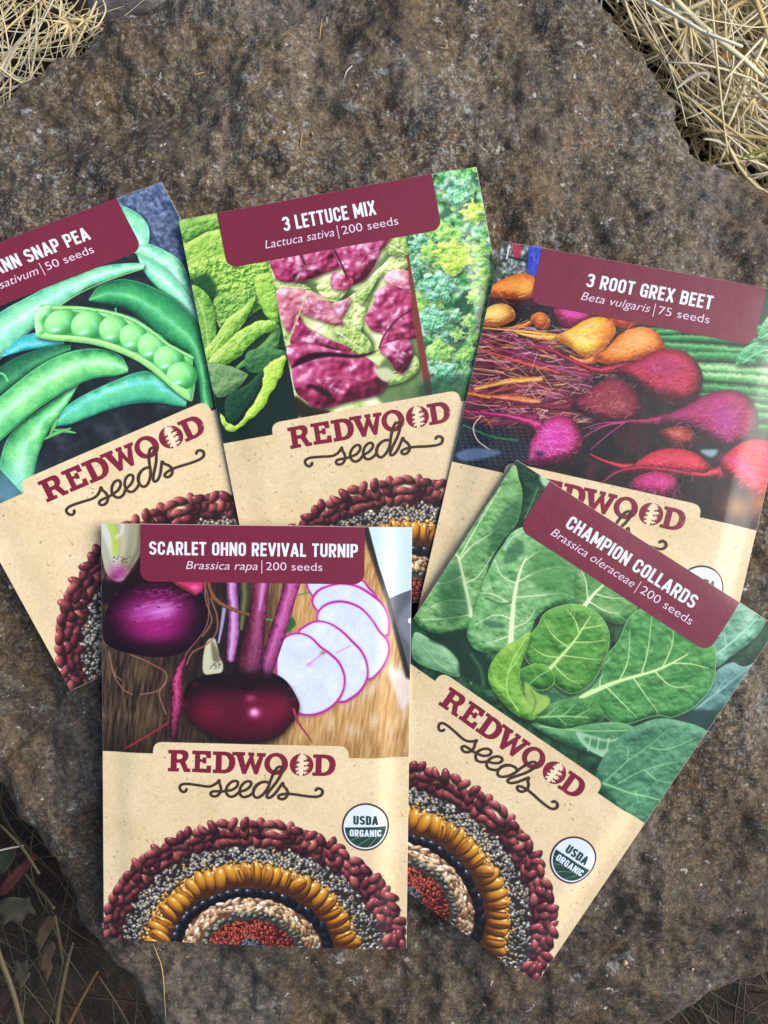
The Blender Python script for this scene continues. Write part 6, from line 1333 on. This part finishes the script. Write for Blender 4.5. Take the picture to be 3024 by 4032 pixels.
# ---- dry leaves in the hollow at lower left
def leaf_mat(name, a, b):
    n = N(name); n.color(n.mix(n.step(n.noise(240, 4, .6), .35, .7), a, b)); n.p.inputs['Roughness'].default_value = .7; n.bump(n.noise(700, 3), .0002); return n.m
def dry_leaf(label, px, z, mat, curl=.004, seed=0):
    g_ = np.random.default_rng(seed)
    q = smooth(np.array([ray(C_[0] + x * C_[2], C_[1] + y * C_[2], z) for x, y in px])[:, :2], True, 3); c = q.mean(0); p0 = q - c
    v, f = [], []; m = len(q); ax = p0[np.argmax(np.hypot(*p0.T))]; ax = ax / np.hypot(*ax)
    for th in (0, -.0003):
        for s in (1, .66, .33):
            for p in p0 * s:
                t_ = p @ np.array([-ax[1], ax[0]]); v.append((p[0], p[1], curl * (t_ / .006) ** 2 * .4 + curl * .3 * math.sin(p @ ax * 300) + th))
        v.append((0, 0, th))
    off = 3 * m + 1
    for b_, flip in ((0, 0), (off, 1)):
        F_ = [(b_ + r_ * m + i, b_ + r_ * m + (i + 1) % m, b_ + (r_ + 1) * m + (i + 1) % m, b_ + (r_ + 1) * m + i) for r_ in (0, 1) for i in range(m)] + [(b_ + 2 * m + i, b_ + 2 * m + (i + 1) % m, b_ + 3 * m) for i in range(m)]
        f += [t[::-1] for t in F_] if flip else F_
    f += [(i, off + i, off + (i + 1) % m, (i + 1) % m) for i in range(m)]
    o = mesh_obj('fallen_leaf', v, f, mat); o.location = (c[0], c[1], z); tag(o, label, 'leaf', 'leaves in the hollow at lower left')
L1 = leaf_mat('grey_leaf', (40, 42, 30), (62, 60, 44)); L2 = leaf_mat('brown_leaf', (66, 54, 36), (88, 74, 50)); L3 = leaf_mat('red_leaf', (70, 20, 14), (44, 16, 12)); L4 = leaf_mat('green_leaf', (18, 34, 16), (30, 48, 24))
dry_leaf('grey lobed oak leaf near the thick pale stem', [(82, 1830), (120, 1850), (150, 1830), (165, 1880), (190, 1900), (170, 1940), (130, 1990), (120, 1940), (85, 1930), (95, 1880)], -.046, L1, seed=1)
dry_leaf('brown jagged leaf hanging beside the tan stem', [(250, 1800), (280, 1740), (310, 1720), (330, 1760), (310, 1820), (325, 1860), (290, 1950), (285, 1880), (250, 1870)], -.048, L2, seed=2)
dry_leaf('broad grey leaf below the red one at the left border', [(-20, 1500), (30, 1440), (90, 1425), (150, 1450), (180, 1440), (178, 1490), (215, 1560), (160, 1550), (130, 1600), (70, 1575), (30, 1600), (20, 1545)], -.052, L1, seed=3)
dry_leaf('dark red leaf against the edge of the stone', [(-10, 1420), (20, 1350), (90, 1270), (170, 1200), (205, 1180), (195, 1240), (120, 1330), (50, 1410)], -.044, L3, seed=4)
dry_leaf('dark green leaf at the left border above the red one', [(-20, 1180), (40, 1150), (90, 1160), (80, 1220), (40, 1280), (-10, 1290)], -.046, L4, seed=5)
dry_leaf('narrow brown leaf between stems under the stone', [(225, 1700), (240, 1620), (290, 1560), (330, 1600), (290, 1680), (250, 1760)], -.05, L2, seed=6)

# ---------------------------------------------------------------- crumbs and fibres on the stone
M_FIB = straw_mat('plant_fibre', [(0, (206, 206, 196)), (1, (190, 188, 176))]); M_BIT = straw_mat('straw_bit', [(0, (206, 178, 120)), (1, (190, 160, 104))])
n = N('white_grit'); n.color(n.mix(n.noise(900), (206, 202, 194), (232, 228, 220))); n.p.inputs['Roughness'].default_value = .7; M_GRIT = n.m
n = N('tan_grit'); n.color(n.mix(n.noise(900), (176, 146, 104), (206, 176, 130))); n.p.inputs['Roughness'].default_value = .7; M_GRIT2 = n.m
def fibre(label, px, w, mat, crop, name='plant_fibre', cat='fibre'):
    p = np.array([on_rock(crop[0] + x * crop[2], crop[1] + y * crop[2], w / 2000 + .0004) for x, y in px]); p = smooth(p, False, 5)
    for q in p: q[2] = max(q[2], rock_z(q[0], q[1]) + w / 2000 + .0001)
    v, f = strand(p - p[0], [w / 1000 * .6, w / 1000, w / 1000 * .4], 5, .8); o = mesh_obj(name, v, f, mat); o.location = p[0]; tag(o, label, cat, 'bits of plant lying on the boulder')
fibre('white curled fibre near the top edge of the boulder, right of centre', [(208, 88), (225, 100), (240, 98), (252, 112), (240, 116)], .32, M_FIB, A)
fibre('tiny beige loop of fibre in the dark hollow near the top', [(242, 208), (258, 214), (272, 208), (268, 196), (256, 198)], .3, M_BIT, A)
fibre('upright thin straw bit near the top of the boulder', [(1392, 88), (1386, 130), (1382, 178)], .3, M_BIT, B_, 'straw_bit', 'straw')
fibre('pale bent fibre lying left of the brown hollow', [(1522, 290), (1500, 312), (1486, 348)], .5, M_FIB, B_)
fibre('short flat straw bit in the upper left of the boulder', [(845, 328), (866, 322), (888, 316)], .32, M_BIT, B_, 'straw_bit', 'straw')
fibre('short upright straw bit between grit above the lettuce packet', [(1308, 575), (1302, 610), (1298, 640)], .3, M_BIT, B_, 'straw_bit', 'straw')
fibre('tiny straw bit near the upper left ledge', [(828, 42), (822, 52), (814, 62)], .3, M_BIT, B_, 'straw_bit', 'straw')
fibre('long bent grass stem on the stone below the upright front packet', [(935, 1712), (955, 1770), (985, 1850), (1000, 1960), (1005, 2060), (1012, 2165)], .3, M_BIT, C_, 'straw_bit', 'straw')
fibre('faint thin stem on the stone left of the long bent one', [(580, 1770), (605, 1820), (632, 1880)], .24, M_BIT, C_, 'straw_bit', 'straw')
fibre('tiny straw bit near the notch at the right shoulder', [(1402, 690), (1396, 706), (1390, 722)], .35, M_BIT, A, 'straw_bit', 'straw')
def chip(label, px, r, mat, seed):
    p = on_rock(*px); g_ = np.random.default_rng(seed); a = np.sort(g_.uniform(0, 6.28, 7))
    q = [(px[0] + r * math.cos(t) * g_.uniform(.7, 1.2), px[1] + r * math.sin(t) * g_.uniform(.6, 1.1)) for t in a]
    lump('grit_crumb', label, 'grit', q, p[2] + r * .00003, r * .00008, mat, (0, 0, 1), 'crumbs of grit on the boulder', seed)
chip('white crumb of grit above the lettuce packet', (1117, 521), 7, M_GRIT, 1); chip('tan crumb of grit right of the white one above the lettuce packet', (1230, 527), 7, M_GRIT2, 2); chip('yellowish crumb near the pale bent fibre', (1408, 338), 8, M_GRIT2, 3)
chip('tan chip on the stone below the tilted collard packet', (2460, 3790), 11, M_GRIT2, 4); chip('white chip on the stone right of the tilted collard packet', (2757, 3480), 8, M_GRIT, 5); chip('yellow chip near the bottom right of the stone', (2727, 3815), 7, M_GRIT2, 6)
chip('white crumb by the left edge of the snap pea packet', (42, 2312), 11, M_GRIT, 7); chip('white crumb right of the lettuce packet below the shoulder', (2365, 880), 6, M_GRIT, 8); chip('pale chip on the stone near the bottom right edge', (2932, 3595), 6, M_GRIT2, 9)
